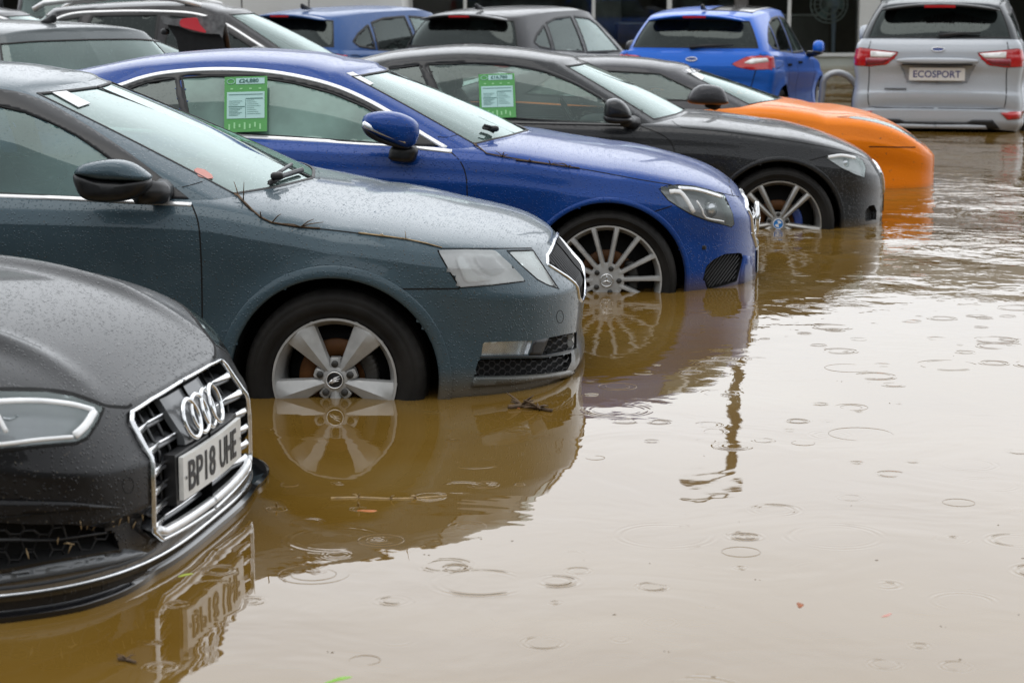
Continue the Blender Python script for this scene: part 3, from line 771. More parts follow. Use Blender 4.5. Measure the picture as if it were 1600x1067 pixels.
def build_water():
    m, ns, ln = newmat('flood_water')
    tc = ns.new('ShaderNodeTexCoord'); C = tc.outputs['Object']; b = nd(ns, 'ShaderNodeBsdfPrincipled'); o = ns.new('ShaderNodeOutputMaterial')
    # silt colour in drifting clouds
    n1 = nd(ns, 'ShaderNodeTexNoise', Scale=.55, Detail=4.0, Distortion=1.2); ln.new(C, n1.inputs['Vector'])
    r1 = ramp(ns, [(.3, (.138, .074, .010)), (.55, (.165, .096, .020)), (.75, (.190, .130, .050))]); ln.new(n1.outputs['Fac'], r1.inputs[0]); ln.new(r1.outputs[0], b.inputs['Base Color'])
    b.inputs['Roughness'].default_value = .02; b.inputs['IOR'].default_value = 1.48
    # ripples, stronger far out
    sx = ns.new('ShaderNodeSeparateXYZ'); ln.new(C, sx.inputs[0])
    def noise(scale, vec=(1, 1, 1), det=3.0, dist=0.0):
        mp = nd(ns, 'ShaderNodeMapping'); mp.inputs['Scale'].default_value = vec; ln.new(C, mp.inputs[0])
        n = nd(ns, 'ShaderNodeTexNoise', Scale=scale, Detail=det, Distortion=dist); ln.new(mp.outputs[0], n.inputs['Vector']); return n.outputs['Fac']
    far = nd(ns, 'ShaderNodeMapRange'); far.inputs[1].default_value = 7.6; far.inputs[2].default_value = 15; far.inputs[3].default_value = .03; far.inputs[4].default_value = 1; far.interpolation_type = 'SMOOTHSTEP'; ln.new(sx.outputs[1], far.inputs[0])
    pa = noise(.35, (1, 1, 1), 3.0)
    pr = nd(ns, 'ShaderNodeMapRange'); pr.inputs[1].default_value = .42; pr.inputs[2].default_value = .62; pr.inputs[3].default_value = .15; pr.inputs[4].default_value = 1; ln.new(pa, pr.inputs[0])
    fm = nd(ns, 'ShaderNodeMath', operation='MULTIPLY'); ln.new(far.outputs[0], fm.inputs[0]); ln.new(pr.outputs[0], fm.inputs[1])
    w1 = noise(3.2, (1, .8, 1), 4.0, .6); w2 = noise(9.0, (1, .8, 1), 2.0, .4)
    wsum = nd(ns, 'ShaderNodeMath', operation='MULTIPLY_ADD'); ln.new(w2, wsum.inputs[0]); wsum.inputs[1].default_value = .3; ln.new(w1, wsum.inputs[2])
    hw = nd(ns, 'ShaderNodeMath', operation='MULTIPLY'); ln.new(wsum.outputs[0], hw.inputs[0]); ln.new(fm.outputs[0], hw.inputs[1])
    calm = noise(1.7, (1, 1, 1), 3.0, .8)
    h0 = nd(ns, 'ShaderNodeMath', operation='MULTIPLY_ADD'); ln.new(calm, h0.inputs[0]); h0.inputs[1].default_value = .075; ln.new(hw.outputs[0], h0.inputs[2])
    # rings where raindrops fall
    def rings(scale, seed, k, keep):
        mp = nd(ns, 'ShaderNodeMapping'); mp.inputs['Location'].default_value = (seed, seed*.7, 0); ln.new(C, mp.inputs[0])
        v = nd(ns, 'ShaderNodeTexVoronoi', Scale=scale, voronoi_dimensions='2D'); ln.new(mp.outputs[0], v.inputs['Vector'])
        sc = ns.new('ShaderNodeSeparateColor'); ln.new(v.outputs['Color'], sc.inputs[0])
        rad = nd(ns, 'ShaderNodeMapRange'); rad.inputs[3].default_value = .03; rad.inputs[4].default_value = .30; ln.new(sc.outputs[0], rad.inputs[0])
        df = nd(ns, 'ShaderNodeMath', operation='SUBTRACT'); ln.new(v.outputs['Distance'], df.inputs[0]); ln.new(rad.outputs[0], df.inputs[1])
        s1 = nd(ns, 'ShaderNodeMath', operation='MULTIPLY'); ln.new(df.outputs[0], s1.inputs[0]); s1.inputs[1].default_value = k
        sn = nd(ns, 'ShaderNodeMath', operation='COSINE'); ln.new(s1.outputs[0], sn.inputs[0])
        s2 = nd(ns, 'ShaderNodeMath', operation='POWER'); ab = nd(ns, 'ShaderNodeMath', operation='ABSOLUTE'); ln.new(s1.outputs[0], ab.inputs[0]); ln.new(ab.outputs[0], s2.inputs[0]); s2.inputs[1].default_value = 2
        ex = nd(ns, 'ShaderNodeMath', operation='MULTIPLY'); ln.new(s2.outputs[0], ex.inputs[0]); ex.inputs[1].default_value = -.035
        e2 = nd(ns, 'ShaderNodeMath', operation='EXPONENT'); ln.new(ex.outputs[0], e2.inputs[0])
        m1 = nd(ns, 'ShaderNodeMath', operation='MULTIPLY'); ln.new(sn.outputs[0], m1.inputs[0]); ln.new(e2.outputs[0], m1.inputs[1])
        g = nd(ns, 'ShaderNodeMath', operation='GREATER_THAN'); ln.new(sc.outputs[1], g.inputs[0]); g.inputs[1].default_value = 1-keep
        m2 = nd(ns, 'ShaderNodeMath', operation='MULTIPLY'); ln.new(m1.outputs[0], m2.inputs[0]); ln.new(g.outputs[0], m2.inputs[1])
        m3 = nd(ns, 'ShaderNodeMath', operation='MULTIPLY'); ln.new(m2.outputs[0], m3.inputs[0]); ln.new(sc.outputs[2], m3.inputs[1])
        bz = noise(5.0, (1, 1, 1), 2.0); bm = nd(ns, 'ShaderNodeMapRange'); bm.inputs[1].default_value = .38; bm.inputs[2].default_value = .62; ln.new(bz, bm.inputs[0])
        m4 = nd(ns, 'ShaderNodeMath', operation='MULTIPLY'); ln.new(m3.outputs[0], m4.inputs[0]); ln.new(bm.outputs[0], m4.inputs[1])
        return m4.outputs[0]
    ra = rings(3.4, 3.0, 95, .24); rb = rings(6.5, 11.0, 75, .22); rc = rings(2.3, 20.0, 120, .16)
    a1 = nd(ns, 'ShaderNodeMath', operation='ADD'); ln.new(ra, a1.inputs[0]); ln.new(rb, a1.inputs[1])
    a2 = nd(ns, 'ShaderNodeMath', operation='ADD'); ln.new(a1.outputs[0], a2.inputs[0]); ln.new(rc, a2.inputs[1])
    b1 = nd(ns, 'ShaderNodeBump', Strength=1.0, Distance=.045); ln.new(h0.outputs[0], b1.inputs['Height'])
    b2 = nd(ns, 'ShaderNodeBump', Strength=1.0, Distance=.0007); ln.new(a2.outputs[0], b2.inputs['Height']); ln.new(b1.outputs[0], b2.inputs['Normal'])
    ln.new(b2.outputs[0], b.inputs['Normal']); ln.new(b.outputs[0], o.inputs[0])
    V = [(-400, -300, 0), (400, -300, 0), (400, 600, 0), (-400, 600, 0)]
    tag(mk('flood_water', V, [(0, 1, 2, 3)], m, None, False), kind='structure')
    g = simple('tarmac', (.05, .05, .05), .9, noise=(3, .3))
    tag(mk('ground', [(x, y, -.34) for x, y, z in V], [(0, 1, 2, 3)], g, None, False), kind='structure')

# ------------------------------------------------------------------ small shared parts
def pl(car, px, py, y):          # photo pixel -> (x, z) on the upright plane at local y
    o, d = car.px.ray((px, py)); t = (y-o.y)/d.y; return (o.x+d.x*t, o.z+d.z*t)
def pillow(poly, y0, T, p=.45, step=.012, layers=9, cx=None):
    """rounded body with the given side outline (x, z), thickness 2T about y0"""
    B = np.array(smooth_path(poly, step, True)); c = B.mean(0) if cx is None else np.array(cx); V = []; n = len(B)
    for k in range(layers+1):
        a = -PI/2+PI*k/layers; sc = max(.02, math.cos(a))**p; y = y0+T*math.sin(a)
        for b in B: q = c+(b-c)*sc; V.append((q[0], y, q[1]))
    Fc = [(k*n+i, k*n+(i+1) % n, (k+1)*n+(i+1) % n, (k+1)*n+i) for k in range(layers) for i in range(n)]
    V = np.array(V); Fc += [tuple(range(n))[::-1], tuple(layers*n+i for i in range(n))]
    nn, cc, Q = facenorm(V, Fc[:n*layers]); 
    if ((cc-V.mean(0))*nn).sum() < 0: Fc = [tuple(reversed(f)) for f in Fc]
    return V, Fc
def slab(poly, axis, a0, a1):
    """prism: flat outline (u, v) extruded between a0 and a1 along 'x' or 'y'"""
    n = len(poly); P = lambda u, v, a: (a, u, v) if axis == 'x' else (u, a, v)
    V = [P(u, v, a0) for u, v in poly]+[P(u, v, a1) for u, v in poly]
    Fc = [tuple(range(n)), tuple(range(n, 2*n))[::-1]]+[(i, i+n, (i+1) % n+n, (i+1) % n) for i in range(n)]
    return np.array(V), Fc
def oval(car, name, c, n, w, h, mat, rim, ex=None):
    """flat badge: outer ring and field, standing on the surface"""
    n = Vector(n).normalized(); ey = Vector((0, 0, 1)); ex = ey.cross(n).normalized(); ey = n.cross(ex)
    V = []; k = 40; lv = [(1, 0), (1, .006), (.9, .009), (.86, .006)]
    for s_, z in lv:
        for i in range(k): V.append((w/2*s_*math.cos(2*PI*i/k), h/2*(1-(1-s_)*w/h)*math.sin(2*PI*i/k), z))
    Fc = [(l*k+i, l*k+(i+1) % k, (l+1)*k+(i+1) % k, (l+1)*k+i) for l in range(3) for i in range(k)]
    fld = [V[3*k+i] for i in range(k)]
    o = car.one(name, (frame3(V, c, ex, ey), Fc), rim)
    mk('badge_field', frame3([(a, b, .0065) for a, b, _ in fld], c, ex, ey), [tuple(range(k))], mat, o, False)
    return o, ex, ey
def windows(car, polys, gm, seal=.016, frame=None, name='side_window'):
    """cut side windows (photo pixel outlines or x-z outlines), glaze and seal them"""
    for entry in polys:
        poly, proj, nm = entry[0], entry[1], entry[2] if len(entry) > 2 else name
        P = dens(poly, 10 if proj.m == 'px' else .03)
        pc = cut(car.g, proj, P, extra=lambda c: c[:, 1] < -.3, bvh=car.gb)
        if len(pc[1]) == 0: continue
        a, b = car.two(nm, offset(pc, -.004), gm)
        st = strip(car.gb, proj, P, seal, .004, closed=True, smooth=False)
        if a: 
            mk('window_seal', *st, M_rubber, a); mk('window_seal', *mirror(*st), M_rubber, b)
def screens(car, gm, front=(None,), rear=(None,)):
    nk = len(car.gk['keys'])-1
    pcs = []
    if front[0] is not None:
        pc, bd = car.pane(front[0], nk, front[1], front[2]); w = car.both('windscreen', offset(pc, -.004), gm)
        pcs.append((w, bd))
    if rear[0] is not None:
        pc, bd = car.pane(0, rear[0], rear[1], rear[2]); w = car.both('rear_window', offset(pc, -.004), rear[3] if len(rear) > 3 else gm)
        pcs.append((w, bd))
    for w, bd in pcs:
        bd2 = [Vector(b) for b in bd]
        PN = []
        for i, b in enumerate(bd2):
            r = car.gb.find_nearest(b); n = r[1]
            if n.dot(Vector((b.x+1.6, b.y, .5))) < 0: n = -n
            PN.append((b, n))
        st = ribbon(PN, .013, .003); mk('screen_seal', *st, M_rubber, w); mk('screen_seal', *mirror(*st), M_rubber, w)
def gaps(car, paths, w=.005, proj=None, bvh=None, name='panel_gap', both=True):
    for p in paths:
        st = strip(bvh or car.bb, proj or car.px, p, w, .0007, smooth=True, round_=False)
        if len(st[1]): (car.two if both else car.one)(name, st, M_gap, None, False)
def wiper(car, pts, name='wiper'):
    P = [Vector(p) for p in pts]
    a = tube([P[0], P[1], P[2]], [.012, .008, .006], 6); b = tube([P[2]+(P[3]-P[2])*t for t in (0, .5, 1)], .006, 6)
    blade = ribbon([(P[2]+(P[3]-P[2])*(t/8)-Vector((0, 0, .0)), Vector((.5, 0, .8))) for t in range(9)], .012, .012)
    car.one(name, join([a, b, blade]), M_black)
def wiper_on(c, arm, blade):
    q = []
    for pts, r, lift in ((arm, .009, .035), (blade, .007, .016)):
        P = []
        for p in pts:
            h = cast(c.ab, c.px, p)
            if h: P.append(h[0]+h[1]*lift)
        if len(P) > 1: q.append(tube(P, [r]+[r*.8]*(len(P)-1), 6))
        if len(P) > 1 and pts is blade: q.append(ribbon([(p-Vector((0, 0, .006)), Vector((.4, 0, .9))) for p in P], .014, .008))
    if q: q.append(rbox(tuple(Vector(q[0][0][0])), (.05, .04, .03), .012)); c.one('wiper', join(q), M_black)
def antenna(car, x, z, y=0, name='antenna', mat=None):
    car.one(name, join([pillow([(x-.07, z-.01), (x+.09, z-.01), (x+.05, z+.012), (x-.02, z+.035), (x-.07, z+.05), (x-.085, z+.045)], y, .02), ]), mat or M_black)

# ------------------------------------------------------------------ grey-blue saloon (second from the front)
def hero_origin(px, py, hz, R, th, W):
    r = rayw(px, py); t = (hz-HC)/r.z; th = R_(th)
    return (r.x*t+math.sin(th)*W/2, r.y*t+math.cos(th)*W/2, hz-R)
def build_grey_blue():
    c = Car('parked_car', 'grey-blue saloon with five broad wheel spokes, side-on in brown flood water behind the black car', -4, hero_origin(522, 595, .066, .32, 4, 1.78))
    PM = paint('paint_slate_blue', (.054, .086, .106), .45, .36, 1, 0.0)
    c.body(dict(dq=.016, rows=52, cap=22, n=2.6, nr=3.2, xs=.0, xf=.842, xrs=-3.0, xr=-3.78, wb=2.686, R=.32, Ra=.368, flare=.02,
        w=[(-3, .88), (-2.6, .905), (0, .905)], zb=[(-4, .3), (-3, .17), (0, .17), (.5, .19), (1, .215)],
        zt=[(-4, .96), (-3.2, 1.0), (-2, .975), (-1.2, .955), (-.5, .935), (-.25, .895), (0, .845), (.217, .79), (.5, .757), (.75, .735), (1, .725)],
        crown=[(-4, .02), (-1, .05), (-.2, .06), (.4, .06), (1, .05)],
        side=[(0, .07), (.06, .035), (.2, .022), (.45, .024), (.66, .012), (.84, 0), (.885, 0), (.9, .005), (.95, .022), (1, .06)],
        nose=[(0, .07), (.1, .01), (.14, 0), (.3, .012), (.5, .004), (.71, .0), (.725, .004), (.8, .038), (.9, .078), (1, .125)],
        rear=[(0, .1), (.2, 0), (.5, 0), (.8, .05), (1, .1)]))
    c.cabin(dict(du=.05, keys=[(-3.55, 0, -2.75, 0, 1.33), (-3.5, .35, -2.72, .3, 1.33), (-3.35, .68, -2.66, .5, 1.32), (-3.1, .78, -2.5, .56, 1.325), (-2.4, .82, -2.1, .60, 1.345),
        (-1.6, .825, -1.7, .605, 1.352), (-.9, .825, -1.42, .60, 1.338), (-.42, .80, -1.26, .578, 1.318), (-.37, .745, -1.19, .535, 1.313), (-.24, .42, -1.12, .3, 1.315), (-.17, 0, -1.09, 0, 1.315)],
        crown=[(0, .03), (3, .045), (6, .045), (10, .04)], bulge=[(0, .02), (4, .02), (7, .012), (10, .03)], rows=44, cap=20))
    G = glassmat('glass_green', (.30, .42, .40), .34, (.17, .29, .28), .7); GW = glassmat('glass_screen', (.45, .60, .57), .20, (.26, .38, .355), .75, 2.0)
    c.interior(x0=-.4, x1=-2.9, belt=.93)
    screens(c, GW, front=(8.25, .03, .965), rear=(1.8, .1, .93))
    DLO = [(300, 319), (250, 277), (200, 240), (160, 213), (120, 188), (80, 165), (40, 149), (0, 141), (-150, 128), (-350, 126), (-600, 140), (-760, 165), (-860, 215), (-900, 265), (-840, 288), (-400, 297), (0, 305)]
    fr = fill(c.gb, c.px, smooth_path([(302, 321), (250, 277), (200, 240), (160, 213), (120, 188), (80, 165), (40, 149), (0, 141), (-60, 134), (-60, 158), (0, 166), (40, 176), (80, 193), (120, 213), (160, 240), (196, 268), (215, 292), (232, 316)], 5, True), 4, .005, .010)
    c.two('window_frame', fr, M_black)
    windows(c, [([(0, 165), (40, 174), (80, 190), (120, 210), (160, 237), (200, 268), (225, 292), (236, 315), (0, 304), (-140, 299), (-140, 150), (-60, 156)], c.px),
                ([(-182, 152), (-350, 152), (-560, 168), (-560, 287), (-182, 297)], c.px), ([(-585, 172), (-700, 190), (-790, 240), (-780, 280), (-585, 286)], c.px)], G)
    c.two('window_chrome', strip(c.ab, c.px, [(299, 320), (200, 315), (100, 310), (0, 306), (-200, 300), (-500, 292), (-800, 290)], .020, .006, smooth=True), M_bright)
    # lamps
    hl = [(684, 392), (730, 391), (772, 392), (798, 415), (820, 439), (770, 445), (719, 449), (700, 420)]
    pc = cut(c.b, c.px, dens(hl, 8)); pc0 = pc
    a, b = c.two('headlight', offset(recess(pc, .008), -.002), M_lampgrey, smooth='auto')
    swoosh = fill(c.bb, c.px, smooth_path([(714, 404), (726, 402), (735, 418), (748, 430), (768, 437), (732, 441), (722, 428)], 4, True), 4, .001, .002); shade = fill(c.bb, c.px, smooth_path([(742, 400), (768, 402), (788, 420), (776, 430), (758, 424)], 4, True), 4, .001, .002)
    for o, m in ((a, 0), (b, 1)):
        L = offset(pc, .004); L = mirror(*L) if m else L; mk('lamp_cover', *L, M_fog, o)
        for q, mt in ((swoosh, M_lampwhite), (shade, M_lampdark)): mk('reflector', *(mirror(*q) if m else q), mt, o)
        st = strip(c.bb, c.px, dens(hl, 8), .008, .0015, closed=True, smooth=False); st = mirror(*st) if m else st; mk('lamp_seal', *st, M_gap, o)
    hl2 = [(792, 392), (833, 391), (852, 420), (873, 451), (855, 445), (840, 437), (815, 415)]
    pc = cut(c.b, c.px, dens(hl2, 6))
    a, b = c.two('headlight', offset(recess(pc, .008), -.002), M_lampgrey, smooth='auto')
    st = strip(c.bb, c.px, dens(hl2, 6), .007, .0015, closed=True, smooth=False)
    mk('lamp_seal', *st, M_gap, a); mk('lamp_seal', *mirror(*st), M_gap, b)
    mk('lamp_cover', *offset(pc, -.001), M_fog, a); mk('lamp_cover', *mirror(*offset(pc, -.001)), M_fog, b)
    fog = [(755, 535), (832, 532), (824, 554), (752, 555.5)]
    pc = cut(c.b, c.px, dens(fog, 6)); a, b = c.two('fog_light', recess(pc, .02), M_silver, smooth='auto')
    mk('lamp_cover', *offset(pc, .001), M_lens, a); mk('lamp_cover', *mirror(*offset(pc, .001)), M_lens, b)
    c.two('fog_light_surround', fill(c.bb, c.px, [(834, 532), (857, 528), (846, 555), (826, 555)], 5, .002, .004), M_black)
    c.two('bumper_blade', strip(c.bb, c.px, [(750, 558), (800, 557), (850, 556), (893, 547)], .006, .006), M_black)
    for poly in ([(855.5, 528), (880, 523), (901, 519), (901, 545), (847, 555.5)], [(748, 561), (850, 559), (893, 552), (893, 565), (886, 579), (850, 584), (800, 587), (740, 588)]):
        pc = cut(c.b, c.px, dens(poly, 6)); a, b = c.two('lower_intake', recess(pc, .03), M_gap, smooth='auto'); hc = honey(c, c.px, poly, 11, .008, .0022); mk('honeycomb', *hc, M_black, a); mk('honeycomb', *mirror(*hc), M_black, b)
    c.two('bumper_lip', fill(c.bb, c.px, [(740, 590), (800, 589), (850, 586), (893, 578), (901, 581), (898, 586), (850, 593), (800, 600), (736, 604)], 6, .010, .014), PM)
    # grille: chrome frame and upright slats, one part across the nose
    hw, z1, z0 = .43, .712, .50
    gp = [(-hw+.0, z1-.03), (-.36, z1-.012), (-.2, z1), (0, z1+.004), (0.02, z1), (.02, z0), (0, z0), (-.16, z0+.003), (-.24, z0+.03)]
    pc = cut(c.b, c.yz, dens(gp, .02)); g = c.both('grille', recess(pc, .05, (1, 0, 0)), M_gap, smooth='auto')
    st = strip(c.bb, c.yz, [(-.0, z1+.004), (-.2, z1), (-.36, z1-.012), (-hw, z1-.035), (-.33, z0+.12), (-.25, z0+.03), (-.16, z0+.002), (0, z0)], .012, .007, step=.02, smooth=False, nfix=(1, 0, .35))
    mk('grille_frame', *join([st, mirror(*st)]), M_chrome, g)
    sl = []
    for k in range(12):
        y = -.018-.036*k; zt_ = z1-.012-(.02 if y < -.36 else 0); zb_ = z0+.012 if y > -.2 else z0+.01+(abs(y)-.2)*1.05
        if zb_ > zt_-.03: continue
        PN = [cast(c.bb, c.yz, (y, z)) for z in np.linspace(zb_, zt_, 8)]
        P = [p[0]-Vector((.016, 0, 0)) for p in PN if p]; sl += [tube(P, .010, 6), tube([p*1 for p in [Vector((q.x, -q.y, q.z)) for q in P]], .010, 6)]
    mk('grille_slats', *join(sl), M_black, g)
    # licence plate across the nose
    P = []; z = .385
    V = [(0, y, zz) for y in np.linspace(-.26, .26, 27) for zz in (.33, .445)]; V2 = []
    for x, y, zz in V:
        r = cast(c.bb, c.yz, (-abs(y)-.001, zz)); V2.append((c.sp['xf']-.012-.36*y*y, y, zz))
    V2 = np.array(V2); n = len(V2); B2 = V2-np.array([.02, 0, 0])
    Fc = [(i, i+2, i+3, i+1) for i in range(0, n-2, 2)]; F2 = [tuple(j+n for j in reversed(f)) for f in Fc]+[(i, i+n, i+2+n, i+2) for i in range(0, n-2, 2)]+[(i+1, i+3, i+3+n, i+1+n) for i in range(0, n-2, 2)]+[(0, 1, 1+n, n), (n-1, n-2, 2*n-2, 2*n-1)]
    c.one('number_plate', (np.vstack([V2, B2]), Fc+F2), M_plate, smooth=False)
    # seams
    gaps(c, [[(372, 302), (384, 322), (410, 341), (433, 350), (459, 354), (510, 359), (561, 365), (634, 375), (689, 387)],
             [(689, 388.5), (762, 388.5), (831, 388)], [(300, 320), (310, 350), (314, 400), (315.5, 450), (316, 500), (317, 560), (322, 620)],
             [(609, 452), (660, 451.5), (718, 451)]], .0055)
    gaps(c, [[(284, 293), (300, 289), (316, 284)]], .004, bvh=c.gb)
    gaps(c, [[(-1.5, .93), (-1.5, .5), (-1.48, .2)], [(-2.32, .93), (-2.25, .75), (-2.33, .6)]], .005, c.xz)
    cap = [(875+10*math.cos(t)*.55, 495+10*math.sin(t)) for t in np.linspace(0, 2*PI, 15)]
    gaps(c, [cap], .002)
    # mirror, folded back
    o = [pl(c, x, y, -1.0) for x, y in [(114, 270), (120, 262), (135, 255), (165, 250), (190, 251), (212, 259), (236, 277), (232, 283), (200, 283), (150, 280)]]
    a, b = c.two('door_mirror', pillow(o, -.985, .075, .5), PM)
    o = [pl(c, x, y, -1.0) for x, y in [(114, 272), (150, 279), (200, 282), (234, 281), (228, 300), (205, 312), (170, 317), (135, 313), (120, 300)]]
    low = pillow(o, -.98, .07, .4); mk('mirror_base', *low, M_black, a); mk('mirror_base', *mirror(*low), M_black, b)
    x1, z1_ = pl(c, 215, 300, -.97); x2, z2_ = pl(c, 250, 300, -.83); arm = join([tube([(x1, -.96, z1_), (x1+.06, -.9, z1_-.01), (x2, -.8, z2_)], [.045, .04, .045], 10)])
    mk('mirror_arm', *arm, M_black, a); mk('mirror_arm', *mirror(*arm), M_black, b); b.location.z = -.10; b.location.y = -.04
    c.lips(PM, .034); c.wells()
    c.wheels('five_wedge', .32, .222, .888, 'arrow', steer=0)
    c.finish(PM)
    # sheet behind the screen, wiper, sticker
    c.one('screen_label', fill(c.gb, c.px, [(78, 143), (100, 141), (141, 162), (123, 168)], 4, .002, .003), M_white, smooth=False)
    c.one('screen_sticker', fill(c.gb, c.px, [(303, 266), (308, 263), (320, 266), (331, 274), (333, 279), (322, 280), (310, 276)], 3, .002, .003), simple('sticker_red', (.55, .22, .18), .5), smooth=False)
    wiper_on(c, [(424, 288), (436, 279), (450, 270)], [(418, 291), (440, 279), (470, 268), (487, 262)])
    return c

# ------------------------------------------------------------------ shared lamp / intake builders
def lamp(c, poly, name, mat, depth=.03, cover=None, seal=.007, proj=None, step=7, label=None, inner=None, smooth='auto', bvh=None, sealmat=None, far=True):
    proj = proj or c.px; P = dens(poly, step)
    pc = cut(c.b, proj, P)
    if len(pc[1]) == 0: return None, None
    a, b = c.two(name, offset(recess(pc, depth), -.001), mat, smooth=smooth, label=label)
    st = strip(c.bb, proj, P, seal, .0012, closed=True, smooth=False)
    for o, m in ((a, 0), (b, 1)):
        f = (lambda p: mirror(*p)) if m else (lambda p: p)
        if cover: mk('lamp_cover', *f(offset(pc, .001)), cover, o)
        if len(st[1]): mk('lamp_seal', *f(st), sealmat or M_gap, o)
        for nm, pcx, mt in ((inner or []) if (far or not m) else []): mk(nm, *f(pcx), mt, o)
    return a, b
def inset_bar(c, path, w, depth, h=.004, proj=None, closed=False):
    """strip that lies a little under the surface (inside a lamp)"""
    return strip(c.bb, proj or c.px, path, w, h, closed=closed, lift=-depth)
def honey(c, proj, poly, cell, depth, th=.004):
    """raised honeycomb bars clipped to an outline, following the surface"""
    P = np.array(poly, float); lo = P.min(0); hi = P.max(0); parts = []
    dx, dy = cell, cell*.5; r = 0; y = lo[1]
    while y < hi[1]+dy:
        x = lo[0]-dx+(dx*.75 if r % 2 else 0)
        while x < hi[0]+dx:
            hx = [(x+dx*.5*math.cos(a), y+dy*math.sin(a)*1.1) for a in np.linspace(0, 2*PI, 7)]
            if inpoly(np.array([[x, y]]), P)[0]:
                pts = []
                for a, b in hx:
                    rr = cast(c.bb, proj, (a, b))
                    if rr: pts.append(rr[0]-rr[1]*depth)
                if len(pts) > 4: parts.append(tube(pts, th, 4, caps=False))
            x += dx*1.5
        y += dy*1.08; r += 1
    return join(parts) if parts else (np.zeros((0, 3)), [])
def placard(c, px, y, price, w=.22, h=.30, tilt=0):
    """green price card standing inside the side glass"""
    x, z = pl(c, px[0], px[1], y); V = []
    n = Vector((0, -1, 0)); ex = Vector((1, 0, .03)).normalized(); ey = Vector((-.06, .50, 1)).normalized()
    q = lambda a0, b0, a1, b1, d: frame3([(a0, b0, d), (a1, b0, d), (a1, b1, d), (a0, b1, d)], (x, y, z), ex, ey)
    Fq = [(0, 1, 2, 3)]
    bk, bf = box((0, 0, -.001), (w, h, .002)); o = c.one('price_card', (frame3(bk, (x, y, z), ex, ey), bf), M_card, smooth=False)
    P = [q(-w*.23, h*.36, w*.44, h*.47, .002), q(-w*.44, -h*.26, w*.44, h*.22, .002)]
    mk('card_panel', *join([(p, Fq) for p in P]), M_cardp, o, False)
    L = [q(-w*.40, h*.165, w*.40, h*.175, .004), q(0, h*.09, w*.40, h*.103, .004), q(-w*.40, -h*.055, -w*.02, -h*.042, .004), q(-.001, -h*.25, .001, h*.08, .004)]
    for i in range(9): L.append(q(-w*.39, h*(.05-.035*i) if i < 3 else h*(-.085-.025*(i-3)), -w*(.08+.05*(i % 3)), h*(.05-.035*i)+.002 if i < 3 else h*(-.085-.025*(i-3))+.002, .004))
    for i in range(8): L.append(q(w*.03, h*(.06-.035*i), w*(.2+.05*(i % 4)), h*(.06-.035*i)+.0018, .004))
    mk('card_print', *join([(p, Fq) for p in L]), M_cardink, o, False)
    tv, tf = text(price, h*.095, bold=.0006); tv = fitw(tv, w*.46); tv[:, 0] += w*.07; tv[:, 1] += h*.415; tv[:, 2] = tv[:, 2]*.5+.004
    mk('card_price', frame3(tv, (x, y, z), ex, ey), tf, M_cardink, o, False)
    rg = []
    for i in range(24):
        a = 2*PI*i/24; rg.append(Vector((x, y, z))+ex*(w*(-.35+.09*math.cos(a)))+ey*(h*(.415+.045*math.sin(a)))+n*.002)
    mk('card_mark', *tube(rg, .0015, 4, True), M_cardp, o, False)
    B = [q(w*(-.4+.12*i), -h*(.46-.02*(i % 3)), w*(-.36+.12*i), -h*(.36-.03*(i % 2)), .002) for i in range(7)]+[q(w*(-.36+.22*i), h*.265, w*(-.30+.22*i), h*.29, .002) for i in range(4)]
    mk('card_bars', *join([(p, Fq) for p in B]), M_cardl, o, False)
    return o
M_card = simple('card_green', (.085, .33, .085), .6); M_cardp = simple('card_pale', (.42, .64, .61), .6); M_cardl = simple('card_light_green', (.3, .62, .3), .6); M_cardink = simple('card_ink', (.06, .16, .14), .7)
def twig(name, label, P, r=.004, mat=None, n=0, group=None, seed=1, stub=.05):
    rd = random.Random(seed); P = [Vector(p) for p in P]; parts = [tube(P, [r*(1-.5*i/len(P)) for i in range(len(P))], 6)]
    for k in range(n):
        i = rd.randrange(1, len(P)-1); d = Vector((rd.uniform(-1, 1), rd.uniform(-.6, .6), rd.uniform(0, .5))).normalized()
        parts.append(tube([P[i], P[i]+d*stub*.5+Vector((0, 0, .004)), P[i]+d*stub*rd.uniform(.7, 1.4)], [r*.6, r*.45, r*.2], 5))
    return tag(mk(name, *join(parts), mat or M_twig), label, 'twig', group)
M_twig = simple('twig_bark', (.10, .062, .032), .7, noise=(60, .5)); M_leaf = simple('dead_leaf', (.30, .085, .02), .6, noise=(60, .4)); M_green = simple('fresh_leaf', (.35, .42, .03), .5); M_husk = simple('pale_husk', (.42, .30, .16), .7, noise=(50, .3))
def onsurf(c, pts, bvh=None, lift=.004):
    out = []
    for p in pts:
        r = cast(bvh or c.bb, c.px, p)
        if r: out.append(c.M @ (r[0]+r[1]*lift))
    return out

honey_ = honey
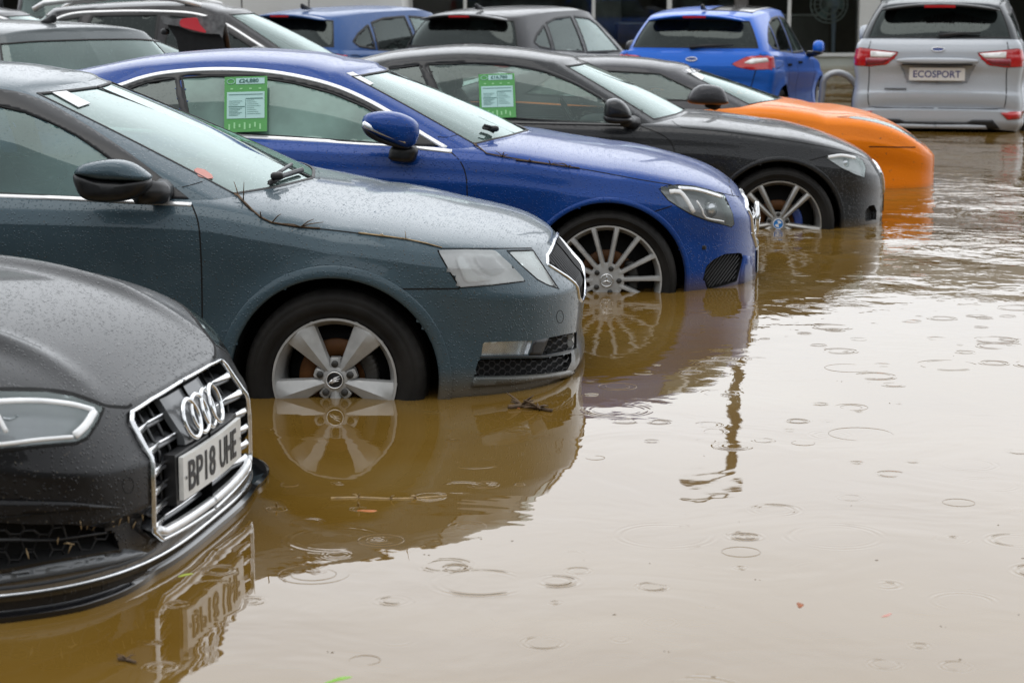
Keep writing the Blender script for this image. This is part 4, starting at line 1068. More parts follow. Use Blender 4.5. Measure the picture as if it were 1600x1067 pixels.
# ------------------------------------------------------------------ blue coupe
def build_blue_coupe():
    c = Car('parked_car', 'royal blue coupe with many thin wheel spokes and a green price card', -3, hero_origin(948, 438, .057, .33, 3, 1.77))
    PM = paint('paint_royal_blue', (.006, .050, .25), .4, .34, 1, 4.0)
    c.body(dict(dq=.018, rows=50, cap=22, n=2.5, nr=3.0, xs=0, xf=.750, xrs=-3.2, xr=-3.9, wb=2.84, R=.33, Ra=.372, flare=.012,
        w=[(-3.2, .89), (-2.8, .915), (-1.5, .895), (0, .90)], zb=[(-4.2, .3), (-3.2, .2), (0, .18), (.5, .19), (1, .20)],
        zt=[(-4.2, .93), (-3.4, .99), (-2.4, 1.0), (-1.78, .985), (-1.35, .967), (-.75, .937), (-.45, .915), (-.2, .875), (0, .845), (.25, .792), (.5, .747), (.75, .70), (1, .665)],
        crown=[(-4, .02), (-1, .05), (-.3, .065), (.5, .06), (1, .05)],
        side=[(0, .07), (.08, .03), (.2, .02), (.5, .026), (.76, .002), (.8, 0), (.84, .006), (.94, .02), (1, .06)],
        nose=[(0, .06), (.1, .01), (.17, .0), (.4, .0), (.6, .004), (.74, .006), (.86, .03), (1, .085)],
        rear=[(0, .1), (.2, 0), (.5, 0), (.8, .04), (1, .1)]))
    c.cabin(dict(du=.05, rows=44, cap=20, keys=[(-3.55, 0, -2.85, 0, 1.255), (-3.5, .35, -2.8, .3, 1.25), (-3.38, .62, -2.72, .46, 1.24), (-3.15, .72, -2.6, .53, 1.255), (-2.6, .78, -2.25, .58, 1.312),
        (-1.8, .81, -1.85, .60, 1.335), (-1.15, .815, -1.52, .595, 1.318), (-.68, .80, -1.33, .575, 1.285), (-.60, .73, -1.265, .525, 1.283), (-.46, .42, -1.2, .3, 1.29), (-.38, 0, -1.17, 0, 1.29)],
        crown=[(0, .04), (3, .05), (6, .05), (10, .04)], bulge=[(0, .03), (4, .02), (7, .012), (10, .03)]))
    G = glassmat('glass_coupe', (.28, .40, .37), .58, (.26, .42, .36), .7, 7.0); GQ = glassmat('glass_quarter', (.12, .13, .13), .05, (.2, .2, .2), .9, 8.0); GW = MATS['glass_screen']
    c.interior(x0=-.65, x1=-3.0, belt=.93)
    screens(c, GW, front=(7.9, .03, .965), rear=(1.8, .1, .93))
    up = [(84, 190), (110, 165), (150, 146), (190, 133), (222, 122), (262, 114), (330, 109), (400, 111), (460, 119), (520, 134), (570, 155), (620, 183), (660, 210), (702, 235)]
    fr = [(80, 196), (110, 168), (150, 148), (190, 135), (222, 124), (262, 116), (330, 111), (400, 113), (460, 121), (520, 136), (570, 157), (620, 185), (660, 212), (700, 236), (650, 229), (641, 214), (610, 190), (570, 166), (520, 145), (460, 130), (400, 121), (330, 119), (284, 121), (287, 150), (300, 204), (292, 206), (276, 150), (272, 124), (230, 129), (190, 143), (130, 168), (100, 196)]
    c.two('window_frame', fill(c.gb, c.px, smooth_path(fr, 5, True), 4, .004, .01), M_black)
    windows(c, [([(284, 122), (330, 119), (400, 121), (460, 130), (520, 146), (570, 167), (610, 191), (640, 214), (652, 229), (560, 222), (450, 214), (320, 207), (300, 204), (288, 150)], c.px),
                ([(190, 143), (230, 129), (274, 122), (280, 150), (293, 205), (180, 199), (105, 194), (130, 168)], c.px, 'quarter_window')], G, .012)
    for o in list(c.root.children):
        if o.name.startswith('quarter_window'): o.data.materials[0] = GQ
    c.two('window_chrome', strip(c.gb, c.px, up, .027, .007), M_bright)
    c.two('window_chrome', strip(c.ab, c.px, [(78, 198), (180, 203), (320, 211), (450, 218), (560, 225), (640, 230), (706, 237)], .026, .007), M_bright)
    # lamps
    hl = [(1030, 296), (1040, 291), (1059, 289), (1085, 291), (1109, 297), (1132, 305), (1138, 318), (1145, 335), (1147, 350), (1143, 355), (1130, 351), (1105, 345), (1079, 335), (1059, 323), (1044, 313)]
    inn = [('light_bar', inset_bar(c, [(1046, 300), (1062, 300), (1074, 314), (1084, 332)], .022, -.003), M_lampwhite), ('light_bar', inset_bar(c, [(1060, 294), (1090, 297), (1128, 308)], .02, -.002), M_silver),
           ('light_bar', inset_bar(c, [(1088, 314), (1097, 328), (1102, 340), (1130, 346)], .008, -.003), M_lampwhite)]
    x, z = pl(c, 1116, 327, -.66); inn.append(('projector', (lambda p: (p[0], p[1]))(rbox((x-.03, -.66, z), (.09, .09, .09), .045)), M_silver))
    lamp(c, hl, 'headlight', simple('lamp_bowl', (.34, .34, .35), .3, metal=.3), .05, M_lens, .006, inner=inn)
    ik = [(1099, 433), (1103, 417), (1114, 406), (1132, 397), (1158, 395), (1161, 402), (1156, 422), (1151, 440), (1130, 447), (1105, 453)]
    pc = cut(c.b, c.px, dens(ik, 5)); a, b = c.two('lower_intake', recess(pc, .04), M_gap, smooth='auto')
    bars = []
    for k in range(-8, 24):
        x0, y0 = 1095+k*5, 455; seg = [(x0+t*46, y0-t*62) for t in np.linspace(0, 1, 16)]
        seg = [p for p in seg if inpoly(np.array([p]), ik)[0]]
        if len(seg) > 2: bars.append(strip(c.bb, c.px, seg, .006, .003, lift=-.012, smooth=False))
    bars = join(bars); mk('intake_mesh', *bars, M_black, a); mk('intake_mesh', *mirror(*bars), M_black, b)
    c.two('bumper_lip', fill(c.bb, c.px, [(1163, 399), (1172, 401), (1177, 420), (1176, 444), (1155, 446), (1158, 425)], 5, .008, .01), PM)
    gp = [(-.42, .625), (-.3, .645), (0, .65), (.02, .65), (.02, .42), (0, .42), (-.28, .43), (-.38, .5)]
    pc = cut(c.b, c.yz, dens(gp, .02)); g = c.both('grille', recess(pc, .04, (1, 0, 0)), M_gap, smooth='auto')
    st = strip(c.bb, c.yz, [(0, .652), (-.3, .647), (-.42, .628), (-.385, .5), (-.29, .428), (0, .418)], .02, .012, smooth=False); mk('grille_frame', *join([st, mirror(*st)]), M_chrome, g)
    sl = [strip(c.bb, c.yz, [(-.40, zz), (-.15, zz), (0, zz)], .014, .01, lift=-.005, smooth=False) for zz in (.5, .57)]; sl += [mirror(*q) for q in sl]; mk('grille_bar', *join(sl), M_chrome, g)
    st3 = [lathe([(.085, .012), (.085, -.006), (.074, -.006), (.074, .006)], 40)]+[tube([(0, -.004, 0), (.078*math.cos(R_(90+120*k)), -.004, .078*math.sin(R_(90+120*k)))], [.013, .003], 6) for k in range(3)]
    V, Fc = join(st3); V = np.stack([-V[:, 1], V[:, 0], V[:, 2]], 1)+np.array([c.sp['xf']+.005, 0, .535]); mk('grille_star', V, Fc, M_chrome, g)
    V = [(c.sp['xf']+.012-.25*y*y, y, zz) for y in np.linspace(-.26, .26, 15) for zz in (.29, .402)]
    n = len(V); c.one('number_plate', (np.array(V+[(a-.015, b_, c_) for a, b_, c_ in V]), [(i, i+2, i+3, i+1) for i in range(0, n-2, 2)]+[(i+n, i+1+n, i+3+n, i+2+n) for i in range(0, n-2, 2)]+[(i, i+n, i+2+n, i+2) for i in range(0, n-2, 2)]+[(i+1, i+3, i+3+n, i+1+n) for i in range(0, n-2, 2)]), M_plate, smooth=False)
    gaps(c, [[(748, 230), (762, 240), (800, 247), (850, 255), (930, 268), (1000, 281), (1050, 289)], [(1120, 300), (1145, 306), (1160, 309)], [(1143, 264), (1139, 285), (1145, 306)],
             [(705, 238), (720, 254), (728, 275), (730, 310), (731, 400)], [(1022, 331), (1050, 322)]], .0055)
    gaps(c, [[(684, 214), (698, 215), (714, 211)], [(97, 92), (240, 76)]], .004, bvh=c.gb)
    gaps(c, [[(-2.05, .95), (-2.06, .7), (-2.0, .25)]], .005, c.xz)
    c.two('parking_sensor', fill(c.bb, c.px, [(1097, 384), (1103, 384), (1103, 390), (1097, 390)], 3, .002, .003), M_black)
    o = [pl(c, x, y, -1.0) for x, y in [(565, 191), (569, 181), (580, 176), (603, 174), (628, 178), (650, 190), (655, 205), (650, 224), (636, 231), (610, 222), (580, 208), (568, 200)]]
    a, b = c.two('door_mirror', pillow(o, -.99, .085, .5), PM)
    o = [pl(c, x, y, -1.05) for x, y in [(565, 198), (569, 189), (590, 200), (615, 212), (640, 222), (638, 226), (610, 217), (582, 206)]]
    lo = pillow(o, -1.035, .035, .4); mk('mirror_indicator', *lo, M_silver, a); mk('mirror_indicator', *mirror(*lo), M_silver, b)
    o = [pl(c, x, y, -1.0) for x, y in [(564, 196), (580, 206), (610, 220), (640, 231), (636, 234), (600, 226), (572, 212)]]
    lo = pillow(o, -.97, .07, .4); mk('mirror_base', *lo, M_black, a); mk('mirror_base', *mirror(*lo), M_black, b)
    o = [pl(c, x, y, -.95) for x, y in [(614, 228), (650, 230), (649, 250), (638, 255), (612, 252), (606, 248)]]
    arm = pillow(o, -.93, .05, .3); mk('mirror_arm', *arm, M_black, a); mk('mirror_arm', *mirror(*arm), M_black, b)
    c.wells(); c.lips(PM, .016); c.wheels('multi', .33, .262, .895, 'star', n=80)
    c.finish(PM)
    c.one('screen_label', fill(c.gb, c.px, [(541, 115), (551, 113), (584, 131), (577, 134)], 4, .002, .003), M_white, smooth=False)
    placard(c, (384, 163), -.765, '£24,880', .205, .285)
    wiper_on(c, [(768, 211), (760, 208), (752, 206)], [(770, 210), (762, 206), (752, 203)])
    return c

# ------------------------------------------------------------------ charcoal coupe
def build_charcoal():
    c = Car('parked_car', 'charcoal coupe with double wheel spokes and price card, beside the orange car', -2, hero_origin(1216, 350, .03, .335, 2, 1.78))
    PM = paint('paint_charcoal', (.022, .023, .025), .35, .36, 1, 9.0)
    c.body(dict(dq=.022, rows=42, cap=18, n=2.5, nr=3.0, xs=0, xf=.712, xrs=-3.2, xr=-3.88, wb=2.81, R=.335, Ra=.377, flare=.014,
        w=[(-3.2, .89), (-2.8, .915), (-1.5, .895), (0, .905)], zb=[(-4.2, .3), (-3.2, .2), (0, .2), (.5, .22), (1, .24)],
        zt=[(-4.2, .93), (-3.4, .99), (-2.2, .965), (-1.58, .94), (-1.05, .922), (-.7, .912), (-.4, .895), (-.15, .865), (0, .845), (.25, .79), (.5, .735), (.75, .69), (1, .655)],
        crown=[(-4, .02), (-1, .04), (-.3, .05), (.5, .05), (1, .04)],
        side=[(0, .06), (.08, .025), (.2, .016), (.5, .026), (.72, .002), (.78, 0), (.82, .008), (.94, .024), (1, .06)],
        nose=[(0, .05), (.1, .01), (.17, .0), (.4, .0), (.6, .0), (.74, .006), (.86, .03), (1, .075)],
        rear=[(0, .1), (.2, 0), (.5, 0), (.8, .04), (1, .1)]))
    c.cabin(dict(du=.06, rows=36, cap=16, keys=[(-3.55, 0, -2.85, 0, 1.24), (-3.5, .35, -2.8, .3, 1.235), (-3.38, .62, -2.7, .46, 1.225), (-3.15, .72, -2.58, .53, 1.24), (-2.6, .78, -2.3, .58, 1.292),
        (-1.8, .805, -1.9, .60, 1.32), (-1.15, .81, -1.58, .595, 1.302), (-.78, .80, -1.36, .575, 1.275), (-.70, .73, -1.30, .525, 1.272), (-.56, .42, -1.22, .3, 1.275), (-.48, 0, -1.19, 0, 1.275)],
        crown=[(0, .04), (3, .045), (6, .045), (10, .035)], bulge=[(0, .03), (4, .02), (7, .012), (10, .03)]))
    G = glassmat('glass_clear', (.62, .70, .66), .12, (.32, .42, .38), .7, 11.0)
    c.interior(x0=-.75, x1=-3.0, belt=.91)
    screens(c, MATS['glass_screen'], front=(7.9, .03, .965), rear=(1.8, .1, .93))
    fr = [(500, 160), (540, 128), (598, 103), (660, 95), (760, 93), (860, 112), (940, 152), (985, 183), (1000, 196), (968, 193), (966, 180), (942, 157), (900, 133), (850, 113), (800, 104), (740, 100), (668, 102), (680, 130), (703, 187), (692, 186), (662, 120), (655, 103), (598, 110), (550, 132), (520, 160)]
    c.two('window_frame', fill(c.gb, c.px, smooth_path(fr, 5, True), 4, .004, .01), M_black)
    windows(c, [([(668, 101), (740, 99), (800, 103), (850, 112), (900, 132), (942, 156), (966, 180), (970, 194), (860, 192), (704, 188), (680, 130)], c.px),
                ([(598, 109), (655, 102), (664, 124), (692, 187), (560, 181), (520, 162), (552, 131)], c.px, 'quarter_window')], G, .011)
    for o in list(c.root.children):
        if o.name.startswith('quarter_window'): o.data.materials[0] = MATS['glass_quarter']
    c.two('window_trim', strip(c.ab, c.px, [(510, 183), (640, 187), (800, 192), (900, 194), (985, 196)], .02, .006), M_gloss)
    hl = [(1289, 246), (1301, 242), (1315, 240), (1336, 244), (1348, 251), (1353, 262), (1351, 278), (1336, 273), (1315, 263), (1301, 254)]
    inn = [('light_bar', inset_bar(c, [(1294, 246), (1315, 243), (1336, 247)], .02, -.003), M_lampwhite)]
    for px_, py_, yy in ((1322, 256, -.72), (1342, 262, -.60)):
        x, z = pl(c, px_, py_, yy); inn.append(('projector', rbox((x-.02, yy, z), (.08, .08, .08), .04), M_silver))
    lamp(c, hl, 'headlight', M_lampwhite, .03, M_lens, .006, inner=inn)
    ik = [(1352, 330), (1358, 322), (1366, 320), (1370, 330), (1369, 343), (1352, 346)]
    pc = cut(c.b, c.px, dens(ik, 5)); c.two('lower_intake', recess(pc, .04), M_mesh, smooth='auto')
    for s_ in (0,):
        gp = [(-.34, .60), (-.30, .64), (-.06, .65), (-.03, .63), (-.03, .47), (-.08, .455), (-.30, .47)]
        pc = cut(c.b, c.yz, dens(gp, .02)); g, g2 = c.two('kidney_grille', recess(pc, .04, (1, 0, 0)), M_gap, smooth='auto')
        st = strip(c.bb, c.yz, gp, .014, .012, closed=True, smooth=False); mk('grille_frame', *st, M_chrome, g); mk('grille_frame', *mirror(*st), M_chrome, g2)
    V = [(c.sp['xf']+.012-.25*y*y, y, zz) for y in np.linspace(-.26, .26, 15) for zz in (.335, .447)]
    n = len(V); c.one('number_plate', (np.array(V+[(a-.015, b_, c_) for a, b_, c_ in V]), [(i, i+2, i+3, i+1) for i in range(0, n-2, 2)]+[(i+n, i+1+n, i+3+n, i+2+n) for i in range(0, n-2, 2)]), M_gloss, smooth=False)
    gaps(c, [[(1050, 189), (1060, 197), (1078, 201), (1130, 206), (1200, 215), (1290, 230), (1338, 241)], [(1338, 241), (1337, 230)], [(1265, 251), (1288, 245), (1315, 239)], [(1315, 239), (1338, 241), (1358, 251)],
             [(1000, 197), (1030, 209), (1044, 218), (1054, 235), (1058, 262)]], .006)
    gaps(c, [[(998, 181), (1004, 176), (1003, 171)]], .004, bvh=c.gb)
    o = [pl(c, x, y, -1.0) for x, y in [(944, 166), (948, 157), (962, 154), (975, 160), (986, 175), (984, 186), (960, 186), (945, 184)]]
    a, b = c.two('door_mirror', pillow(o, -.99, .10, .5), PM)
    lo = pillow([pl(c, x, y, -1.0) for x, y in [(945, 180), (985, 184), (986, 191), (965, 194), (947, 191)]], -.99, .09, .4); mk('mirror_base', *lo, M_black, a); mk('mirror_base', *mirror(*lo), M_black, b)
    x, z = pl(c, 975, 190, -.9); arm = tube([(x, -1.0, z), (x+.03, -.9, z), (x+.06, -.8, z-.02)], [.03, .035, .05], 8); mk('mirror_arm', *arm, M_black, a); mk('mirror_arm', *mirror(*arm), M_black, b)
    c.wells(); c.lips(PM, .018); c.wheels('double', .335, .258, .90, 'roundel')
    c.finish(PM)
    placard(c, (777, 150), -.76, '£16,780', .215, .285)
    return c

# ------------------------------------------------------------------ orange car
def build_orange():
    th = R_(2); f = Vector((math.cos(th), -math.sin(th), 0)); l = Vector((math.sin(th), math.cos(th), 0)); p = at(1458, 287)+l*.45-f*.93; p.z = -.34
    c = Car('parked_car', 'low orange sports car with grey roof and mirrors beyond the charcoal coupe', -2, tuple(p))
    PO = paint('paint_orange', (.88, .215, .003), .05, .42, 1.6, 14.0, dirt=.2, bead=.5, coat=.45); PR = paint('paint_roof_grey', (.045, .045, .05), .3, .4, 1.2, 15.0)
    c.body(dict(dq=.03, rows=30, cap=14, n=4.0, nr=3.0, xs=.1, xf=.945, xrs=-3.1, xr=-3.6, wb=2.6, R=.33, Ra=.372, flare=.015,
        w=[(-3.2, .89), (-2.6, .91), (-1.5, .88), (0, .90)], zb=[(-4.2, .3), (-3.2, .2), (0, .2), (.5, .22), (1, .22)],
        zt=[(-4.2, .85), (-3.4, .93), (-2.2, .94), (-1.3, .90), (-.8, .885), (-.4, .90), (0, .86), (.25, .78), (.5, .69), (.75, .62), (1, .59)],
        crown=[(-4, .02), (-1, .05), (-.3, .06), (.5, .06), (1, .03)],
        side=[(0, .06), (.08, .025), (.2, .016), (.5, .026), (.72, .002), (.78, 0), (.82, .008), (.94, .024), (1, .06)],
        nose=[(0, .04), (.1, .01), (.3, .0), (.6, .0), (.85, .0), (.9, .01), (1, .045)],
        rear=[(0, .1), (.2, 0), (.5, 0), (.8, .04), (1, .1)]))
    c.cabin(dict(du=.08, rows=26, cap=14, keys=[(-2.95, 0, -2.2, 0, 1.16), (-2.85, .35, -2.15, .3, 1.16), (-2.75, .6, -2.05, .46, 1.16), (-2.55, .72, -1.95, .53, 1.17), (-2.15, .78, -1.75, .56, 1.19),
        (-1.55, .80, -1.45, .57, 1.195), (-1.0, .80, -1.17, .565, 1.18), (-.52, .79, -1.0, .545, 1.16), (-.42, .72, -.92, .50, 1.157), (-.22, .42, -.85, .3, 1.16), (-.12, 0, -.82, 0, 1.16)],
        crown=[(0, .04), (3, .055), (6, .055), (10, .045)], bulge=[(0, .03), (4, .02), (7, .012), (10, .03)]))
    c.interior(x0=-.55, x1=-2.45, belt=.88); screens(c, MATS['glass_screen'], front=(8.0, .03, .95), rear=(1.8, .1, .93))
    windows(c, [([(-.68, .955), (-1.08, 1.14), (-1.45, 1.16), (-1.85, 1.13), (-2.05, 1.0), (-1.3, .96)], c.xz)], MATS['glass_clear'], .015)
    hlp = [(.78, -.70), (.63, -.77), (.30, -.80), (.18, -.79), (.32, -.72), (.66, -.62), (.80, -.55), (.85, -.58)]
    lamp(c, hlp, 'headlight', M_silver, .03, M_lens, .008, proj=c.xy, step=.03)
    gaps(c, [[(.78, -.48), (.45, -.60), (.1, -.68), (-.35, -.72)], [(.78, -.48), (.81, -.2), (.815, 0)]], .008, c.xy)
    gaps(c, [[(.40, .64), (.60, .635), (.74, .63)]], .008, c.xz)
    gp = [(-.42, .36), (-.38, .44), (0, .45), (.02, .45), (.02, .25), (0, .25), (-.36, .25)]
    pc = cut(c.b, c.yz, dens(gp, .03)); c.both('grille', recess(pc, .05, (1, 0, 0)), M_mesh, smooth='auto')
    x, z = -.74, 1.0
    for s_ in (1,):
        lo = pillow([(x-.14, z-.05), (x-.13, z+.03), (x-.05, z+.08), (x+.08, z+.06), (x+.13, z-.02), (x+.11, z-.06)], -.98, .09, .5); a, b = c.two('door_mirror', lo, PR)
        arm = tube([(x, -.98, z-.05), (x+.05, -.85, z-.06)], [.04, .05], 8); mk('mirror_arm', *arm, PO, a); mk('mirror_arm', *mirror(*arm), PO, b)
    c.wells(); c.wheels(7, .33, .24, .89, 'plain', n=40)
    c.finish(PO, PR)
    lb = fill(c.gb, c.px, [(1071, 110), (1081, 108), (1101, 121), (1097, 126)], 4, .002, .003)
    if len(lb[1]): c.one('screen_label', lb, M_white, smooth=False)
    return c

# ------------------------------------------------------------------ black car, front left
def ring3(c, r, t, ex, ey, n=40):
    P = [Vector(c)+Vector(ex)*(r*math.cos(2*PI*i/n))+Vector(ey)*(r*math.sin(2*PI*i/n)) for i in range(n)]; return tube(P, t, 8, True)
def build_black():
    a_ = R_(9.0); f = Vector((math.cos(a_), -math.sin(a_), 0)); l = Vector((math.sin(a_), math.cos(a_), 0))
    pc_ = Vector((-.795, 5.60, -.26)); org = pc_-f*.905
    c = Car('parked_car', 'black car nose with wide chrome grille, four-ring badge and plate BP18 UHE', -9.0, tuple(org))
    PM = paint('paint_black', (.007, .007, .008), .15, .34, 1, 21.0, dirt=.8, coat=.46)
    def extra(q, Z, T, X):
        n = np.clip((q-.05)/.25, 0, 1); n = n*n*(3-2*n)
        corner = n*np.clip((.93-q)/.15, 0, 1)
        up = np.clip((Z-.56)/.03, 0, 1)          # ledge above the bumper face
        sh = np.exp(-((Z-.405)/.016)**2)*.0
        low = np.clip((.43-Z)/.03, 0, 1)*np.clip((Z-.30)/.03, 0, 1)
        return corner*(.035*low)
    c.body(dict(dq=.013, rows=60, cap=34, n=3.3, nr=3.2, xs=.0, xf=.905, xrs=-3.0, xr=-3.78, wb=2.77, R=.335, Ra=.385, flare=.012,
        w=[(-3, .89), (-2.6, .92), (0, .92)], zb=[(-4, .3), (-3, .2), (0, .2), (.5, .22), (1, .23)],
        zt=[(-4, .96), (-3.2, 1.0), (-2, .98), (-1.2, .95), (-.9, .93), (-.5, .90), (-.2, .865), (0, .835), (.25, .775), (.5, .712), (.7, .676), (.85, .665), (1, .668)],
        crown=[(-4, .02), (-1, .06), (-.2, .085), (.4, .085), (1, .03)],
        side=[(0, .07), (.06, .035), (.2, .022), (.45, .024), (.66, .012), (.84, 0), (.885, 0), (.9, .005), (.95, .022), (1, .06)],
        nose=[(0, .05), (.08, .01), (.2, 0), (.5, 0), (.70, .003), (.72, .006), (.76, .02), (.88, .054), (1, .085)],
        rear=[(0, .1), (.2, 0), (.5, 0), (.8, .05), (1, .1)], extra=extra,
        hood=lambda X, Y, Q: .024*np.exp(-((np.abs(Y)-(.44+.12*np.clip(-X+.6, 0, 1.5)))/.05)**2)*np.clip((.8-X)/.3, 0, 1)*np.clip((np.abs(Y) > 0)*1.0, 0, 1)))
    c.cabin(dict(du=.08, rows=26, cap=14, keys=[(-3.55, 0, -2.75, 0, 1.30), (-3.5, .35, -2.72, .3, 1.30), (-3.35, .68, -2.66, .5, 1.29), (-3.1, .78, -2.5, .56, 1.295), (-2.4, .82, -2.1, .60, 1.315),
        (-1.6, .825, -1.7, .605, 1.322), (-.95, .825, -1.45, .60, 1.308), (-.55, .80, -1.3, .578, 1.288), (-.50, .745, -1.23, .535, 1.283), (-.36, .42, -1.16, .3, 1.285), (-.3, 0, -1.13, 0, 1.285)],
        crown=[(0, .03), (3, .045), (6, .045), (10, .04)], bulge=[(0, .02), (4, .02), (7, .012), (10, .03)]))
    c.interior(x0=-.55, x1=-2.9, belt=.93); screens(c, MATS['glass_screen'], front=(7.85, .03, .965), rear=(1.8, .1, .93))
    windows(c, [([(-.72, .97), (-1.25, 1.23), (-1.55, 1.26), (-1.55, .97)], c.xz), ([(-1.62, .97), (-1.62, 1.265), (-2.2, 1.25), (-2.65, 1.15), (-2.8, 1.0)], c.xz)], MATS['glass_green'])
    # headlight
    hl = [(-150, 628), (-90, 616), (0, 610), (70, 611), (110, 617), (150, 631), (162, 637), (152, 660), (136, 684), (118, 692), (60, 697), (0, 704), (-80, 706), (-140, 690)]
    inn = [('light_bar', inset_bar(c, [(-80, 637), (0, 628), (60, 627), (110, 632), (146, 641)], .015, -.003), M_lampwhite),
           ('light_bar', inset_bar(c, [(148, 641), (136, 662), (122, 678), (100, 684)], [.02]*99, .014) if 0 else inset_bar(c, [(147, 643), (134, 664), (116, 681)], .020, -.003), M_lampwhite),
           ('light_bar', inset_bar(c, [(112, 683), (60, 687), (0, 694), (-80, 698)], .010, -.003), M_lampwhite),
           ('light_bar', inset_bar(c, [(-6, 646), (10, 676)], .012, -.002), M_lampwhite), ('light_bar', inset_bar(c, [(4, 650), (16, 653), (28, 648)], .008, .006), M_silver)]
    lamp(c, hl, 'headlight', simple('lamp_grey', (.42, .43, .44), .35, metal=.2), .03, M_lens, .011, inner=inn, far=False)
    # side intakes with honeycomb
    ik = [(-60, 812), (2, 816), (47, 819), (110, 819), (160, 824), (178, 834), (188, 858), (150, 864), (75, 876), (0, 890), (-60, 896)]
    pc = cut(c.b, c.px, dens(ik, 6)); a, b = c.two('side_intake', recess(pc, .05), M_gap, smooth='auto')
    hc = honey(c, c.px, [(x, y) for x, y in ik], 31, .016, .0028)
    if a and len(hc[1]): mk('honeycomb', *hc, M_black, a); mk('honeycomb', *mirror(*hc), M_black, b)
    st = strip(c.bb, c.px, [(-20, 850), (60, 848), (120, 840), (174, 832)], .008, .004, lift=-.01)
    if a: mk('intake_bar', *st, M_black, a); mk('intake_bar', *mirror(*st), M_black, b)
    c.two('bumper_fin', fill(c.bb, c.px, [(-40, 902), (0, 897), (75, 881), (150, 868), (188, 862), (226, 868), (180, 881), (100, 896), (0, 912), (-40, 918)], 6, .014, .02), simple('fin_grey', (.10, .105, .11), .35, coat=.5))
    c.two('bumper_ridge', fill(c.bb, c.px, [(-40, 780), (40, 782), (110, 784), (186, 792), (110, 797), (40, 803), (-40, 810)], 6, .012, .016), PM)
    cyl = [(200+11*math.cos(t)*.8, 758+13*math.sin(t)) for t in np.linspace(0, 2*PI, 15)]
    gaps(c, [cyl], .0015)
    # grille, drawn in the front view (y, z) of the car
    lean = pchip([(.2, 0), (.45, .0), (.54, .004), (.563, .018), (.616, .052), (.668, .083)])
    def gx(y, z, off=0.0): return Vector((.905*(1-(abs(y)/.92)**3.3)**(1/3.3)-float(lean(z))+off, y, z))
    def gpath(P, off, step=.015):
        q = dens(P, step, False); return [(gx(-abs(y), z, off), Vector((1, -.25*abs(y), .25)).normalized()) for y, z in q]
    gp = [(-.378, .650), (-.400, .634), (-.412, .58), (-.425, .50), (-.428, .365), (-.39, .336), (0, .322), (.02, .322), (.02, .66), (0, .66), (-.25, .657)]
    pc = cut(c.b, c.yz, dens(gp, .02)); g = c.both('grille', recess(pc, .07, (1, 0, 0)), M_gap, smooth='auto')
    fp = [(0, .662), (-.25, .659), (-.379, .652), (-.403, .635), (-.415, .58), (-.428, .50), (-.431, .363), (-.391, .333), (0, .319)]
    st = ribbon(gpath(fp, .005), .009, .006); mk('grille_frame', *join([st, mirror(*st)]), M_chrome, g)
    st = ribbon(gpath([(-.405, .362), (-.37, .349), (-.2, .345), (0, .341)], .002), .024, .010); mk('grille_lower_bar', *join([st, mirror(*st)]), M_bright, g)
    slat = []; dark = []
    for z, y0, y1 in ((.606, .405, .16), (.557, .413, .15), (.506, .421, .0), (.458, .423, .27), (.412, .424, .27), (.372, .42, .0)):
        L = []
        for y in np.linspace(y0-.006, y1, 30):
            end = min(1, max(0, (y-(y0-.12))/.11)); dep = .026*(1-end)+.002
            L.append((gx(-y, z, -dep), Vector((1, 0, .55)).normalized(), .008+.012*end))
        slat.append(ribbon([(p, n) for p, n, w_ in L], [w_ for p, n, w_ in L], .004))
        dark.append(ribbon([(p-Vector((.024, 0, .006)), Vector((.35, 0, 1)).normalized()) for p, n, w_ in L], .05, .004, round_=False))
    mk('grille_slats', *join(slat+[mirror(*q) for q in slat]), M_chrome, g); mk('slat_shelves', *join(dark+[mirror(*q) for q in dark]), simple('slat_grey', (.07, .072, .078), .3, coat=.3), g)
    up = []
    for y in np.arange(.06, .42, .072):
        zlo = .345+(max(0, y-.33))*1.7; up.append(tube([gx(-y, z, -.045) for z in np.linspace(zlo, .645, 6)], .006, 4))
    mk('grille_uprights', *join(up+[mirror(*q) for q in up]), M_black, g)
    bpl = [(gx(y, z, -.018), Vector((1, 0, .1)).normalized()) for y in (0,) for z in (.53, .64)]
    V = []; ys = np.linspace(-.165, .165, 17); zs_ = np.linspace(.525, .642, 9)
    for y in ys:
        for z in zs_: V.append(tuple(gx(y, z, -.012-.10*max(0, abs(y)-.13))))
    nz = len(zs_); Fc = [(i*nz+j, (i+1)*nz+j, (i+1)*nz+j+1, i*nz+j+1) for i in range(len(ys)-1) for j in range(nz-1)]
    n0 = len(V); V += [(x-.02, y, z) for x, y, z in V]; rim_ = [i*nz for i in range(len(ys))]+[(len(ys)-1)*nz+j for j in range(1, nz)]+[i*nz+nz-1 for i in range(len(ys)-2, -1, -1)]+[j for j in range(nz-2, 0, -1)]
    Fc += [(rim_[i], rim_[i]+n0, rim_[(i+1) % len(rim_)]+n0, rim_[(i+1) % len(rim_)]) for i in range(len(rim_))]
    mk('badge_panel', V, Fc, simple('badge_panel_grey', (.09, .095, .10), .35, coat=.4), g, 'auto')
    tl = Vector((-.30, 0, 1)).normalized()
    rings = [ring3(gx(y, .583, .012), .0505, .0068, (-.06*y/abs(y), 1, 0), tl) for y in (-.105, -.035, .035, .105)]
    mk('four_ring_badge', *join(rings), M_chrome, g)
    # plate
    zc, hh = .458, .0555; V = []
    for y in np.linspace(-.26, .26, 21):
        for zz in (zc-hh, zc+hh): V.append((c.sp['xf']+.012-.10*y*y*4*.26, y, zz))
    n = len(V); P2 = [(x-.012, y, z) for x, y, z in V]
